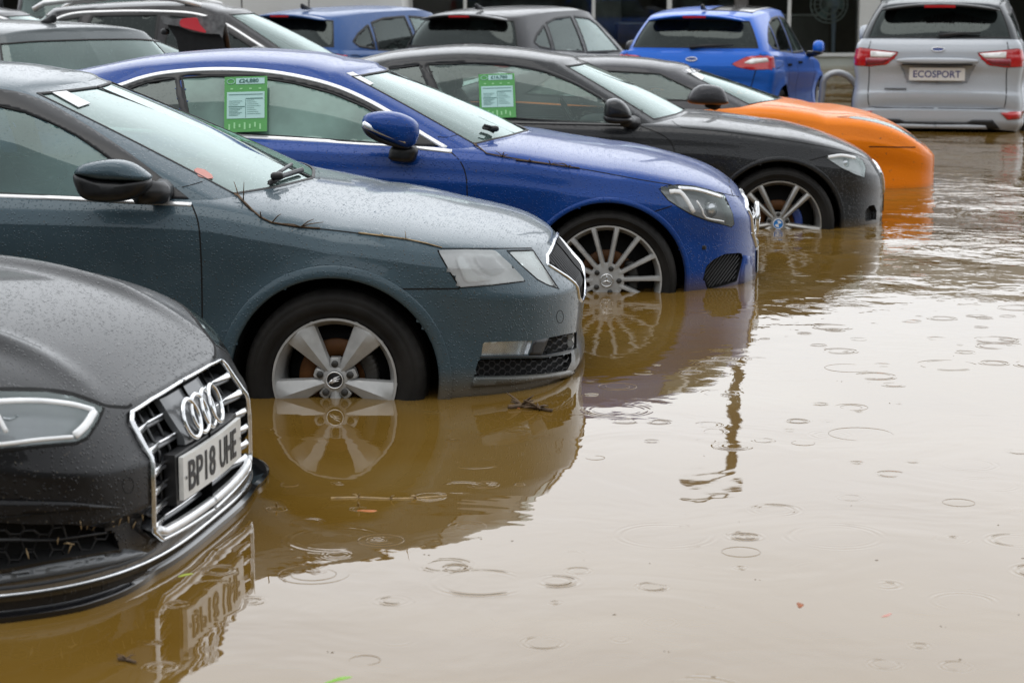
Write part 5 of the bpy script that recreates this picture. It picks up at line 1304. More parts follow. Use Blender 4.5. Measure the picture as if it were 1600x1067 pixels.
    Fc = [(i, i+2, i+3, i+1) for i in range(0, n-2, 2)]+[(i+n, i+1+n, i+3+n, i+2+n) for i in range(0, n-2, 2)]+[(i, i+n, i+2+n, i+2) for i in range(0, n-2, 2)]+[(i+1, i+3, i+3+n, i+1+n) for i in range(0, n-2, 2)]+[(0, 1, 1+n, n), (n-2, 2*n-2, 2*n-1, n-1)]
    p = c.one('number_plate', (np.array(V+P2), Fc), M_plate, smooth=False)
    pos = c.sp['xf']+.0135
    def put(tv): return np.stack([pos-.104*tv[:, 0]**2+tv[:, 2], tv[:, 0], zc+tv[:, 1]], 1)
    for s_, x0, w_ in (('BP18', -.117, .215), ('UHE', .115, .165)):
        tv, tf = text(s_, .112, bold=.0016); tv = fitw(tv, w_); h = tv[:, 1].max()-tv[:, 1].min(); tv[:, 1] = (tv[:, 1]-tv[:, 1].mean())*0+(tv[:, 1]-(tv[:, 1].max()+tv[:, 1].min())/2)*.079/h; tv[:, 0] += x0
        mk('plate_lettering', put(tv), tf, M_ink, p, False)
    for y in (-.243, .243): mk('plate_screw', *(lambda q: (put(q[0]), q[1]))((np.array([(y+.005*math.cos(2*PI*i/10), .005*math.sin(2*PI*i/10), .001) for i in range(10)]), [tuple(range(10))])), M_ink, p, False)
    pb = [(-.275, .39), (-.275, .522), (0, .525), (0, .386)]; V = [tuple(gx(y, z, -.004)) for y in np.linspace(-.275, .275, 15) for z in (.392, .522)]; n = len(V); V += [(x-.03, y, z) for x, y, z in V]; mk('plate_backing', V, [(i, i+2, i+3, i+1) for i in range(0, n-2, 2)]+[(i+1, i+3, i+3+n, i+1+n) for i in range(0, n-2, 2)]+[(i, i+n, i+2+n, i+2) for i in range(0, n-2, 2)]+[(0, 1, 1+n, n), (n-2, 2*n-2, 2*n-1, n-1)], M_black, g, False)
    # chrome line and splitter round the chin
    def contour(z, out, q0=-.1):
        P = []
        V = c.b.V; best = {}
        for y in list(np.linspace(0, .86, 44)):
            r = cast(c.bb, c.yz, (-y-.0005, z))
            if r: P.append((r[0]+Vector((r[1].x, r[1].y, 0)).normalized()*out, r[1]))
        for x in np.linspace(.38, q0, 12):
            r = cast(c.bb, c.xz, (x, z))
            if r and (not P or x < P[-1][0].x): P.append((r[0]+Vector((r[1].x, r[1].y, 0)).normalized()*out, r[1]))
        return P
    def full(P): return [(Vector((p.x, -p.y, p.z)), Vector((n.x, -n.y, n.z))) for p, n in reversed(P)]+P[1:]
    zl = lambda y: .268
    st = ribbon(full(contour(.296, .004, .25)), .009, .006); c.one('bumper_chrome_line', st, M_chrome)
    st = ribbon(full(contour(.30, .001, .25)), .012, .004); 
    A = full(contour(.24, -.01, .1)); V = []; n = len(A); ks = 5
    for i, (p, nn) in enumerate(A):
        o = Vector((nn.x, nn.y, 0)).normalized(); yy = abs(p.y); ext = .062+.075*min(1, max(0, (yy-.45)/.25))
        for dx_, dz in ((-.03, .022), (ext*.55, .012), (ext-.012, .018), (ext, .012), (ext-.004, -.004), (-.03, -.006)): V.append(Vector((p.x, p.y, .262))+o*dx_+Vector((0, 0, dz-.0)))
    m = 6; Fc = [(i*m+k, (i+1)*m+k, (i+1)*m+(k+1) % m, i*m+(k+1) % m) for i in range(n-1) for k in range(m)]
    sp_ = c.one('front_splitter', (np.array([tuple(v) for v in V]), [tuple(reversed(f_)) for f_ in Fc]), M_gloss, smooth='auto')
    bl = ribbon([(Vector((p.x, p.y, .30))-Vector((nn.x, nn.y, 0)).normalized()*.002, nn) for p, nn in full(contour(.255, .0, .25))], .03, .004); c.one('splitter_upper_blade', bl, M_black)
    # seams: bonnet edge
    gaps(c, [[(-60, 612), (0, 607), (70, 608), (112, 614), (150, 627), (168, 634), (200, 636), (206, 632)]], .009)
    gaps(c, [[(118, 428), (170, 452), (230, 490), (280, 522), (318, 560)], ], .006, both=False)
    c.wells(); c.wheels(5, .335, .24, .90, 'plain', n=40)
    c.finish(PM)
    return c

# ------------------------------------------------------------------ cars further back
M_dglass = glassmat('glass_privacy', (.05, .055, .055), .05, (.06, .07, .07), .55, 31.0, 2.0)
M_bglass = glassmat('glass_back', (.45, .60, .56), .30, (.24, .34, .32), .9, 33.0, 2.0)
def place(px, d, heading, back, z=-.26):
    """origin (under the front axle) of a car whose rear centre stands at depth d under pixel column px"""
    h = R_(heading); X = (px-800)/F*d; Y = (d-.2)/CP; return (X+math.cos(h)*back, Y+math.sin(h)*back, z)
def rear_kit(c, o):
    """tail lamps, badge, plate, wiper, high brake lamp, in the rear view (y, z)"""
    tl = o['lamp']; P = dens(tl, .02)
    pc = cut(c.b, c.ryz, P); a, b = c.two('tail_lamp', offset(pc, .004), o.get('lampmat', M_red))
    if a:
        inn = fill(c.bb, c.ryz, o['inner'], .03, .008, .004); mk('lamp_clear_part', *inn, M_lampwhite, a); mk('lamp_clear_part', *mirror(*inn), M_lampwhite, b)
        if 'dark' in o:
            dk = fill(c.bb, c.ryz, o['dark'], .03, .007, .004); mk('lamp_dark_part', *dk, M_dred, a); mk('lamp_dark_part', *mirror(*dk), M_dred, b)
        st = strip(c.bb, c.ryz, P, .01, .002, closed=True, smooth=False); mk('lamp_seal', *st, M_gap, a); mk('lamp_seal', *mirror(*st), M_gap, b)
    gaps(c, o['gaps'], .010, c.ryz)
    r = cast(c.bb, c.ryz, (-.001, o['badge'])); oval(c, 'badge', r[0]+Vector((-.004, 0, 0)), r[1], o.get('bw', .12), .05, M_darkblue, M_chrome)
def build_hatch(label, col, px, d, heading, seed, roofmat=None, plate=True, z=-.26, sc=(1, 1, 1), group='hatchbacks parked with their tails to the camera', glass=None):
    c = Car('parked_car', label, heading, place(px, d, heading, 3.17, z), group)
    PM = paint('paint_hatch_%d' % seed, col, .3, .36, 2.0, seed, .2, .5)
    c.body(dict(dq=.03, rows=36, cap=14, n=2.5, nr=3.4, xs=0, xf=.80, xrs=-2.85, xr=-3.17, wb=2.49, R=.31, Ra=.355, flare=.02,
        w=[(-2.9, .84), (-2.4, .87), (-1.5, .855), (0, .86)], zb=[(-4.2, .28), (-3.85, .28), (-2.9, .2), (0, .2), (1, .22)],
        zt=[(-4.2, 1.02), (-3.2, 1.02), (-2.4, 1.0), (-1.2, .94), (-.4, .90), (0, .86), (.3, .78), (.7, .70), (1, .66)],
        crown=[(-4, .0), (-2, .03), (-.3, .05), (.5, .05), (1, .04)],
        side=[(0, .06), (.1, .02), (.2, .01), (.45, .03), (.68, .006), (.74, 0), (.80, .012), (.94, .03), (1, .07)],
        nose=[(0, .05), (.2, 0), (.6, .0), (.8, .03), (1, .08)], rear=[(0, .08), (.08, .02), (.2, 0), (.38, .0), (.42, .045), (.6, .05), (.66, .03), (.78, .02), (.9, .05), (1, .09)]))
    c.cabin(dict(du=.07, rows=30, cap=14, keys=[(-3.06, 0, -2.84, 0, 1.37), (-3.04, .4, -2.82, .33, 1.37), (-2.97, .655, -2.76, .50, 1.355), (-2.82, .735, -2.6, .555, 1.37), (-2.2, .775, -2.0, .585, 1.405),
        (-1.4, .785, -1.35, .59, 1.415), (-.85, .775, -1.05, .575, 1.39), (-.35, .75, -.86, .535, 1.345), (-.28, .69, -.79, .49, 1.34), (-.08, .4, -.71, .3, 1.345), (.0, 0, -.68, 0, 1.345)],
        crown=[(0, .035), (3, .045), (6, .05), (10, .04)], bulge=[(0, .03), (3, .02), (7, .012), (10, .03)]))
    c.interior(x0=-.35, x1=-2.6, belt=.92, hw=.68)
    screens(c, MATS['glass_screen'], front=(7.9, .03, .965), rear=(2.12, .10, .90, M_dglass))
    windows(c, [([(-.55, .955), (-.95, 1.26), (-1.15, 1.325), (-1.52, 1.35), (-1.50, .965)], c.xz), ([(-1.58, .97), (-1.60, 1.35), (-2.0, 1.335), (-2.25, 1.29), (-2.30, 1.0)], c.xz, 'rear_side_window'),
                ([(-2.35, 1.02), (-2.32, 1.27), (-2.55, 1.18), (-2.68, 1.10), (-2.6, 1.05)], c.xz, 'quarter_window')], MATS['glass_back'], .03)
    for o in list(c.root.children):
        if o.name.startswith(('rear_side', 'quarter')): o.data.materials[0] = M_dglass
    rear_kit(c, dict(lamp=[(-.42, .895), (-.56, .965), (-.74, .985), (-.84, .96), (-.86, .90), (-.84, .845), (-.62, .84), (-.48, .865)], inner=[(-.54, .905), (-.62, .95), (-.76, .955), (-.78, .92), (-.62, .895)],
        gaps=[[(0, .48), (-.5, .48), (-.56, .5), (-.60, .62), (-.665, .84), (-.70, 1.0)]], badge=.94))
    # roof spoiler with the high brake lamp
    sp = rbox((-2.90, 0, 1.378), (.22, 1.02, .035), .012); sp[0][:, 2] -= .05*(sp[0][:, 1]/.5)**2; c.one('roof_spoiler', sp, PM)
    c.one('brake_lamp', box((-3.008, 0, 1.366), (.012, .24, .02)), M_red, smooth=False)
    y0, z0 = .02, 1.075; c.one('rear_wiper', join([tube([(-3.075, .03, 1.06), (-3.07, -.12, 1.075), (-3.055, -.42, 1.085)], [.026, .016, .008], 6)]), M_black)
    if plate: c.one('number_plate', box((-3.165, 0, .72), (.012, .52, .11)), simple('plate_grey', (.12, .12, .12), .5), smooth=False)
    rf = fill(c.bb, c.ryz, [(-.70, .42), (-.80, .43), (-.79, .49), (-.70, .48)], .03, .006, .006)
    if len(rf[1]): c.two('rear_reflector', rf, M_red)
    antenna(c, -2.55, 1.445)
    x, zz = -.62, 1.03
    zz = 1.0; lo = pillow([(x-.10, zz-.05), (x-.1, zz+.03), (x-.04, zz+.075), (x+.05, zz+.06), (x+.08, zz-.02), (x+.06, zz-.06)], -.93, .062, .5); a, b = c.two('door_mirror', lo, PM)
    lw = pillow([(x-.1, zz-.075), (x-.1, zz-.03), (x+.07, zz-.03), (x+.05, zz-.08)], -.92, .055, .4); arm = tube([(x, -.93, zz-.06), (x+.04, -.8, zz-.08)], [.03, .04], 8); q = join([lw, arm])
    mk('mirror_base', *q, M_black, a); mk('mirror_base', *mirror(*q), M_black, b)
    gaps(c, [[(-.42, .9), (-.40, .6), (-.45, .25)], [(-1.54, .95), (-1.54, .5), (-1.52, .24)], [(-2.35, .98), (-2.25, .78), (-2.12, .62)]], .010, c.xz)
    for xx in (-1.35, -2.15): c.two('door_handle', strip(c.bb, c.xz, [(xx-.1, .86), (xx+.1, .855)], .03, .02), PM)
    c.wells(); c.wheels(8, .31, .225, .84, 'plain', n=36)
    c.finish(PM, roofmat)
    return c, PM
def build_silver():
    back = 3.27; c = Car('parked_car', 'silver compact SUV seen from behind with an ECOSPORT plate', 76.5, place(1462, 21.3, 76.5, back, -.26))
    PM = paint('paint_silver', (.47, .50, .54), .5, .34, 2.0, 41, .15, .4)
    c.body(dict(dq=.02, rows=56, cap=16, n=2.5, nr=3.6, xs=0, xf=.80, xrs=-2.92, xr=-3.27, wb=2.52, R=.34, Ra=.39, flare=.02,
        w=[(-2.95, .835), (-2.4, .86), (0, .87)], zb=[(-4.2, .30), (-3.85, .30), (-2.9, .26), (0, .26), (1, .28)],
        zt=[(-4.2, 1.16), (-3.3, 1.16), (-2.4, 1.15), (-1.2, 1.08), (-.4, 1.04), (0, 1.0), (.5, .92), (1, .85)],
        crown=[(-4, .0), (-2, .03), (-.3, .05), (.5, .05), (1, .04)],
        side=[(0, .05), (.1, .01), (.3, .01), (.5, .03), (.68, .01), (.78, 0), (.84, .012), (.94, .03), (1, .07)],
        nose=[(0, .05), (.2, 0), (.6, .0), (.8, .03), (1, .08)],
        rear=[(0, .02), (.12, .0), (.205, .0), (.215, .055), (.235, .062), (.25, .05), (.36, .028), (.40, .03), (.42, .055), (.60, .065), (.72, .045), (.86, .05), (.94, .075), (1, .11)]))
    c.cabin(dict(du=.06, rows=34, cap=16, keys=[(-3.12, 0, -2.86, 0, 1.50), (-3.10, .4, -2.84, .36, 1.495), (-3.03, .69, -2.79, .56, 1.485), (-2.90, .765, -2.65, .60, 1.495), (-2.2, .79, -2.1, .63, 1.53),
        (-1.4, .80, -1.4, .63, 1.54), (-.85, .79, -1.05, .61, 1.52), (-.35, .77, -.86, .57, 1.47), (-.28, .71, -.79, .53, 1.465), (-.08, .4, -.71, .3, 1.47), (.0, 0, -.68, 0, 1.47)],
        crown=[(0, .04), (3, .05), (6, .05), (10, .04)], bulge=[(0, .03), (3, .02), (7, .012), (10, .03)]))
    c.interior(x0=-.35, x1=-2.7, belt=1.04, hw=.68)
    screens(c, MATS['glass_screen'], front=(7.9, .03, .965), rear=(2.06, .06, .95, M_dglass))
    windows(c, [([(-.55, 1.08), (-.95, 1.36), (-1.15, 1.43), (-1.52, 1.46), (-1.50, 1.09)], c.xz), ([(-1.58, 1.10), (-1.60, 1.46), (-2.2, 1.44), (-2.25, 1.12)], c.xz, 'rear_side_window'),
                ([(-2.35, 1.15), (-2.32, 1.43), (-2.72, 1.40), (-2.86, 1.17)], c.xz, 'quarter_window')], MATS['glass_back'], .03)
    for o in list(c.root.children):
        if o.name.startswith(('rear_side', 'quarter')): o.data.materials[0] = M_dglass
    gk = [(-.02, .49), (-.60, .49), (-.655, .51), (-.67, .62), (-.665, .85), (-.685, 1.0), (-.66, 1.14)]
    rear_kit(c, dict(lamp=[(-.385, 1.035), (-.60, 1.055), (-.76, 1.075), (-.81, 1.06), (-.825, .98), (-.815, .90), (-.66, .895), (-.50, .915), (-.43, .97)], inner=[(-.40, 1.028), (-.60, 1.044), (-.655, 1.045), (-.655, .985), (-.45, .985)],
        dark=[(-.45, .978), (-.70, .978), (-.70, .903), (-.52, .922)], lampmat=M_red, gaps=[gk], badge=1.065, bw=.13))
    c.one('tailgate_bar', rbox((-3.262, 0, .955), (.06, .80, .065), .025), PM)
    c.one('handle_shadow_strip', box((-3.268, 0, .918), (.05, .68, .012)), M_gap, smooth=False)
    rec = [(-.37, .915), (-.29, .75), (-.25, .725), (0, .722), (.01, .915)]
    pc = cut(c.b, c.ryz, dens(rec, .03)); c.both('plate_recess', recess(pc, .03, (-1, 0, 0)), PM, smooth='auto')
    p = c.one('number_plate', box((-3.235, 0, .825), (.012, .54, .125)), M_plate, smooth=False)
    tv, tf = text('ECOSPORT', .1, bold=.0015); tv = fitw(tv, .46); h = tv[:, 1].max()-tv[:, 1].min(); m_ = (tv[:, 1].max()+tv[:, 1].min())/2
    V = np.stack([-3.2425-tv[:, 2], -tv[:, 0], .825+(tv[:, 1]-m_)*.068/h], 1); mk('plate_lettering', V, tf, M_darkblue, p, False)
    fr = [strip(c.bb, c.ryz, pth, .005, .002) for pth in ()]
    c.one('tailgate_lettering', join([box((-3.222, .50-.018*i, .675), (.006, .012, .02)) for i in range(12)]), M_iron, smooth=False)
    sp = rbox((-2.93, 0, 1.495), (.26, 1.16, .04), .014); sp[0][:, 2] -= .05*(sp[0][:, 1]/.56)**2; c.one('roof_spoiler', sp, M_black)
    c.one('brake_lamp', box((-3.062, 0, 1.482), (.012, .30, .025)), M_red, smooth=False)
    c.one('rear_wiper', tube([(-3.13, .0, 1.20), (-3.12, -.14, 1.215), (-3.10, -.40, 1.225)], [.03, .02, .008], 6), M_black)
    for s_ in (-1, 1): c.one('roof_rail', tube([(-2.5, s_*.60, 1.56), (-2.4, s_*.60, 1.60), (-1.8, s_*.61, 1.62), (-1.2, s_*.60, 1.60), (-1.1, s_*.60, 1.56)], .016, 6), M_bright)
    c.two('rear_reflector', fill(c.bb, c.ryz, [(-.62, .455), (-.84, .46), (-.82, .39), (-.69, .385)], .03, .008, .008), M_red)
    blk = fill(c.bb, c.ryz, [(-.62, .30), (-.55, .385), (-.36, .385), (-.30, .362), (0, .362), (0, .285)], .03, .012, .012); c.both('bumper_insert', join([blk]), M_black)
    blk = fill(c.bb, c.ryz, [(-.50, .30), (-.48, .335), (-.30, .34), (0, .335), (0, .30)], .03, .028, .012); c.both('skid_plate', join([blk]), PM)
    gaps(c, [[(-.42, 1.05), (-.40, .7), (-.45, .3)], [(-1.54, 1.08), (-1.54, .5), (-1.52, .3)]], .010, c.xz)
    x, zz = -.62, 1.15; lo = pillow([(x-.09, zz-.06), (x-.1, zz+.03), (x-.04, zz+.1), (x+.06, zz+.08), (x+.1, zz-.02), (x+.07, zz-.07)], -.90, .07, .5); c.two('door_mirror', lo, PM)
    c.wells(); c.wheels(5, .34, .23, .86, 'plain', n=36); c.finish(PM, M_roofsilver)
    return c
M_roofsilver = paint('paint_roof_dark', (.04, .045, .05), .2, .4, 2.0, 55, .1, .5, coat=.4)
def long_spec(roof, wbx=2.75, rear=-3.6, low=.26, h=0.0):
    return dict(dq=.04, rows=28, cap=12, n=2.5, nr=3.0, xs=0, xf=.86, xrs=-3.0, xr=rear, wb=wbx, R=.33, Ra=.375, flare=.015,
        w=[(-3.0, .88), (-2.6, .905), (0, .90)], zb=[(-4.2, .3), (-3.2, .2), (0, .2), (1, .24)],
        zt=[(-4.2, 1.02+h), (-3.2, 1.04+h), (-2, 1.0+h), (-1, .97+h), (-.5, .95+h), (0, .90+h), (.5, .80+h), (1, .74+h)], crown=[(-4, .02), (-1, .05), (.5, .05), (1, .04)],
        side=[(0, .06), (.1, .02), (.2, .015), (.5, .02), (.8, 0), (.86, .006), (.94, .02), (1, .06)], nose=[(0, .05), (.2, 0), (.7, .005), (.86, .03), (1, .09)], rear=[(0, .08), (.2, 0), (.6, .01), (1, .08)])
def build_estate():
    c = Car('parked_car', 'dark grey estate with silver roof rails and pale windscreen in the second row', -2, (-1.30, 20.2, -.26))
    PM = paint('paint_estate', (.035, .034, .036), .3, .38, 2.0, 61, .2, .5)
    c.body(long_spec(1.5, rear=-3.45, h=.05))
    c.cabin(dict(du=.08, rows=26, cap=14, keys=[(-3.3, 0, -2.9, 0, 1.47), (-3.28, .4, -2.88, .33, 1.47), (-3.2, .68, -2.82, .52, 1.46), (-3.0, .77, -2.7, .57, 1.465), (-2.4, .80, -2.3, .59, 1.49),
        (-1.6, .81, -1.8, .60, 1.505), (-1.1, .80, -1.5, .59, 1.49), (-.66, .78, -1.32, .555, 1.45), (-.58, .71, -1.25, .51, 1.445), (-.38, .4, -1.17, .3, 1.45), (-.28, 0, -1.13, 0, 1.45)],
        crown=[(0, .035), (3, .045), (6, .05), (10, .04)], bulge=[(0, .03), (3, .02), (7, .012), (10, .03)]))
    c.interior(x0=-.6, x1=-2.9, belt=.98); screens(c, MATS['glass_screen'], front=(7.9, .03, .965), rear=(2.1, .10, .9, M_dglass))
    windows(c, [([(-.84, 1.05), (-1.25, 1.30), (-1.5, 1.40), (-1.75, 1.425), (-1.8, 1.05)], c.xz), ([(-1.87, 1.05), (-1.85, 1.43), (-2.45, 1.42), (-2.6, 1.06)], c.xz, 'rear_side_window'), ([(-2.68, 1.08), (-2.55, 1.41), (-2.75, 1.38), (-2.98, 1.12)], c.xz, 'quarter_window')], M_dglass, .03)
    c.two('window_chrome', strip(c.gb, c.xz, [(-.72, 1.03), (-1.0, 1.20), (-1.25, 1.345), (-1.5, 1.43), (-1.8, 1.455), (-2.3, 1.455), (-2.7, 1.42), (-3.0, 1.25)], .028, .008), M_bright)
    for s_ in (-1, 1):
        c.one('roof_rail', tube([(-3.0, s_*.55, 1.47), (-2.9, s_*.555, 1.53), (-2.5, s_*.56, 1.575), (-2.0, s_*.56, 1.59), (-1.7, s_*.56, 1.565), (-1.48, s_*.55, 1.50)], .028, 8), M_bright)
    gaps(c, [[(-1.84, 1.0), (-1.84, .5), (-1.82, .24)], [(-.6, .98), (-.55, .6), (-.58, .25)]], .010, c.xz)
    lo = pillow([(-1.0, 1.02), (-1.0, 1.12), (-.9, 1.16), (-.78, 1.12), (-.75, 1.04)], -1.0, .1, .5); c.two('door_mirror', lo, PM)
    c.wells(); c.wheels(6, .33, .24, .89, 'plain', n=36); c.finish(PM); return c
def build_grey_tail():
    hd = 137; c = Car('parked_car', 'mid grey hatchback showing only its wet roof and green rear window', hd, place(196, 14.7, hd, 3.45, -.27))
    PM = paint('paint_mid_grey', (.10, .115, .12), .3, .38, 1.6, 66, .2, .5)
    sp = long_spec(1.4, rear=-3.45); sp['dq'] = .03; c.body(sp)
    c.cabin(dict(du=.06, rows=30, cap=16, keys=[(-3.28, 0, -3.0, 0, 1.39), (-3.26, .4, -2.98, .38, 1.385), (-3.18, .72, -2.92, .60, 1.37), (-3.05, .78, -2.76, .63, 1.38), (-2.3, .80, -2.1, .62, 1.405),
        (-1.5, .80, -1.5, .61, 1.41), (-1.0, .79, -1.25, .6, 1.39), (-.5, .77, -1.05, .56, 1.35), (-.43, .71, -.98, .52, 1.345), (-.25, .4, -.9, .3, 1.35), (-.15, 0, -.87, 0, 1.35)],
        crown=[(0, .05), (3, .05), (6, .05), (10, .04)], bulge=[(0, .03), (3, .02), (7, .012), (10, .03)]))
    c.interior(x0=-.5, x1=-2.9, belt=.95); screens(c, MATS['glass_screen'], front=(7.9, .03, .965), rear=(2.1, .08, .86, MATS['glass_back']))
    windows(c, [([(-.72, 1.0), (-1.15, 1.27), (-1.4, 1.33), (-1.65, 1.335), (-1.65, 1.0)], c.xz), ([(-1.72, 1.0), (-1.72, 1.335), (-2.3, 1.33), (-2.42, 1.02)], c.xz, 'rear_side_window')], M_dglass, .02)
    antenna(c, -2.62, 1.452)
    c.wells(); c.wheels(6, .33, .24, .89, 'plain', n=36); c.finish(PM); return c
def build_open_boot():
    hd = 145; c = Car('parked_car', 'dark saloon with raised boot lid and bright red lamp, mostly hidden', hd, (-2.25-.82*3.35*1.0+.0, 16.95+.574*3.35, -.26))
    PM = paint('paint_dark_lid', (.05, .05, .053), .3, .38, 1.6, 71, .2, .6)
    sp = long_spec(1.3, wbx=2.5, rear=-3.35); sp['xrs'] = -2.9; c.body(sp)
    c.cabin(dict(du=.1, rows=20, cap=12, keys=[(-2.75, 0, -2.2, 0, 1.26), (-2.72, .4, -2.18, .33, 1.26), (-2.65, .68, -2.1, .52, 1.25), (-2.5, .76, -2.0, .56, 1.255), (-2.0, .79, -1.8, .58, 1.27),
        (-1.5, .8, -1.5, .58, 1.275), (-1.0, .79, -1.3, .57, 1.265), (-.5, .77, -1.1, .54, 1.24), (-.43, .71, -1.03, .50, 1.235), (-.25, .4, -.95, .3, 1.24), (-.15, 0, -.92, 0, 1.24)],
        crown=[(0, .035), (6, .045), (10, .04)], bulge=[(0, .02), (10, .02)], ))
    c.interior(x0=-.5, x1=-2.5, belt=.93); screens(c, MATS['glass_screen'], front=(7.9, .03, .965), rear=(2.1, .1, .9, M_dglass))
    windows(c, [([(-.8, 1.0), (-1.2, 1.18), (-1.5, 1.21), (-1.5, 1.0)], c.xz), ([(-1.57, 1.0), (-1.57, 1.21), (-2.0, 1.2), (-2.2, 1.02)], c.xz)], M_dglass, .02)
    c.wells(); c.wheels(6, .33, .24, .88, 'plain', n=30); c.finish(PM)
    # lid traced at its own distance
    lid = bpy.data.objects.new('boot_lid', None); 
    o_ = atY(300, 50, 16.6); 
    def P(x, y, dy=0): q = atY(x, y, 16.6+dy); return tuple(c.MI @ q)
    def patch(name, pts, mat, th=.05, lift=0.0, parent=None):
        A = smooth_path([np.array(p) for p in pts], 3, True); n = len(A)
        V = [P(x, y, lift) for x, y in A]+[P(x, y, lift+th) for x, y in A]
        Fc = [tuple(range(n)), tuple(range(n, 2*n))[::-1]]+[(i, i+n, (i+1) % n+n, (i+1) % n) for i in range(n)]
        return mk(name, V, Fc, mat, parent or c.root, 'auto')
    L = patch('boot_lid', [(262, 38), (282, 42), (320, 52), (343, 54), (352, 76), (352, 100), (290, 100), (275, 62)], M_black, .22, .06)
    patch('lid_outer_panel', [(252, 26), (262, 27), (270, 30), (300, 28), (314, 26), (345, 24), (354, 31), (350, 45), (347, 60), (343, 54), (320, 53), (300, 50), (280, 42), (262, 39), (254, 35)], simple('lid_sky_sheen', (.16, .165, .17), .35, coat=.6, noise=(30, .4)), .30, -.02, L)  # panel colour lightened to stand for sky reflected on the upturned lid
    patch('boot_lamp', [(283, 31), (297, 28.5), (308, 29), (312, 38), (322, 51), (300, 47), (282, 41)], simple('lamp_bright_red', (.75, .05, .07), .2, coat=1), .06, -.05, L)
    mk('lid_strut', *tube([P(276, 56, .2), P(284, 75, .25)], .02, 6), M_black, L); mk('lid_strut', *tube([P(350, 40, .1), P(356, 78, .2)], .025, 6), M_iron, L)
    mk('lid_latch', *rbox(P(258, 50, .1), (.07, .05, .05), .02), M_black, L)
    return c
def build_corner_saloon():
    c = Car('parked_car', 'dark car with a chrome window line at the top left picture corner', 0, (-3.75, 22.9, -.26))
    PM = paint('paint_corner', (.03, .03, .033), .3, .4, 2.0, 81, .2, .5); c.body(long_spec(1.4))
    c.cabin(dict(du=.1, rows=20, cap=12, keys=[(-3.3, 0, -2.7, 0, 1.42), (-3.28, .4, -2.68, .33, 1.42), (-3.2, .68, -2.6, .52, 1.41), (-3.0, .77, -2.5, .57, 1.42), (-2.4, .80, -2.2, .59, 1.44),
        (-1.8, .81, -1.9, .60, 1.44), (-1.4, .80, -1.75, .59, 1.43), (-.66, .78, -1.55, .555, 1.40), (-.58, .71, -1.48, .51, 1.395), (-.38, .4, -1.4, .3, 1.4), (-.28, 0, -1.35, 0, 1.4)],
        crown=[(0, .035), (6, .045), (10, .04)], bulge=[(0, .02), (10, .02)]))
    c.interior(x0=-.5, x1=-2.9, belt=.96); screens(c, MATS['glass_screen'], front=(7.9, .03, .965), rear=(2.1, .1, .9, M_dglass))
    windows(c, [([(-.95, 1.03), (-1.4, 1.28), (-1.7, 1.36), (-1.9, 1.375), (-1.9, 1.03)], c.xz), ([(-1.97, 1.03), (-1.97, 1.38), (-2.5, 1.36), (-2.7, 1.05)], c.xz)], M_bglass, .03)
    c.two('window_chrome', strip(c.gb, c.xz, [(-.80, 1.04), (-1.2, 1.25), (-1.5, 1.37), (-1.8, 1.41), (-2.3, 1.41), (-2.7, 1.36)], .035, .01), M_bright)
    c.wells(); c.wheels(6, .33, .24, .89, 'plain', n=30); c.finish(PM); return c
def build_corner_van():
    hd = -82; c = Car('parked_car', 'tall dark vehicle facing the camera, its windscreen cut by the top left picture edge', hd, (-5.25, 26.6, -.1))
    c.root['category'] = 'van'
    PM = paint('paint_van_dark', (.04, .04, .044), .3, .4, 2.0, 85, .2, .5); sp = long_spec(1.8, rear=-3.9, h=.16); c.body(sp)
    c.cabin(dict(du=.1, rows=22, cap=12, keys=[(-3.8, 0, -3.7, 0, 1.95), (-3.78, .4, -3.68, .38, 1.95), (-3.7, .74, -3.6, .66, 1.94), (-3.5, .80, -3.4, .68, 1.95), (-2.4, .81, -2.4, .69, 1.97),
        (-1.6, .81, -1.6, .69, 1.97), (-1.0, .81, -1.2, .68, 1.95), (-.36, .80, -.9, .655, 1.88), (-.28, .74, -.83, .61, 1.875), (-.08, .4, -.75, .3, 1.88), (.02, 0, -.7, 0, 1.88)],
        crown=[(0, .035), (6, .045), (10, .04)], bulge=[(0, .01), (10, .02)]))
    c.interior(x0=-.3, x1=-1.8, belt=1.1); screens(c, MATS['glass_screen'], front=(7.9, .04, .965))
    windows(c, [([(-.6, 1.2), (-.95, 1.7), (-1.1, 1.8), (-1.6, 1.8), (-1.6, 1.2)], c.xz)], M_bglass, .03)
    lo = pillow([(-.62, 1.18), (-.62, 1.36), (-.5, 1.40), (-.42, 1.36), (-.42, 1.18)], -1.08, .12, .4); a, b = c.two('door_mirror', lo, M_black)
    for g_, s_ in ((a, 1), (b, -1)): mk('mirror_glass', *box((-.63, -1.08*s_, 1.29), (.02, .17, .14)), M_chrome, g_)
    c.wells(); c.wheels(6, .33, .24, .89, 'plain', n=30); c.finish(PM); return c
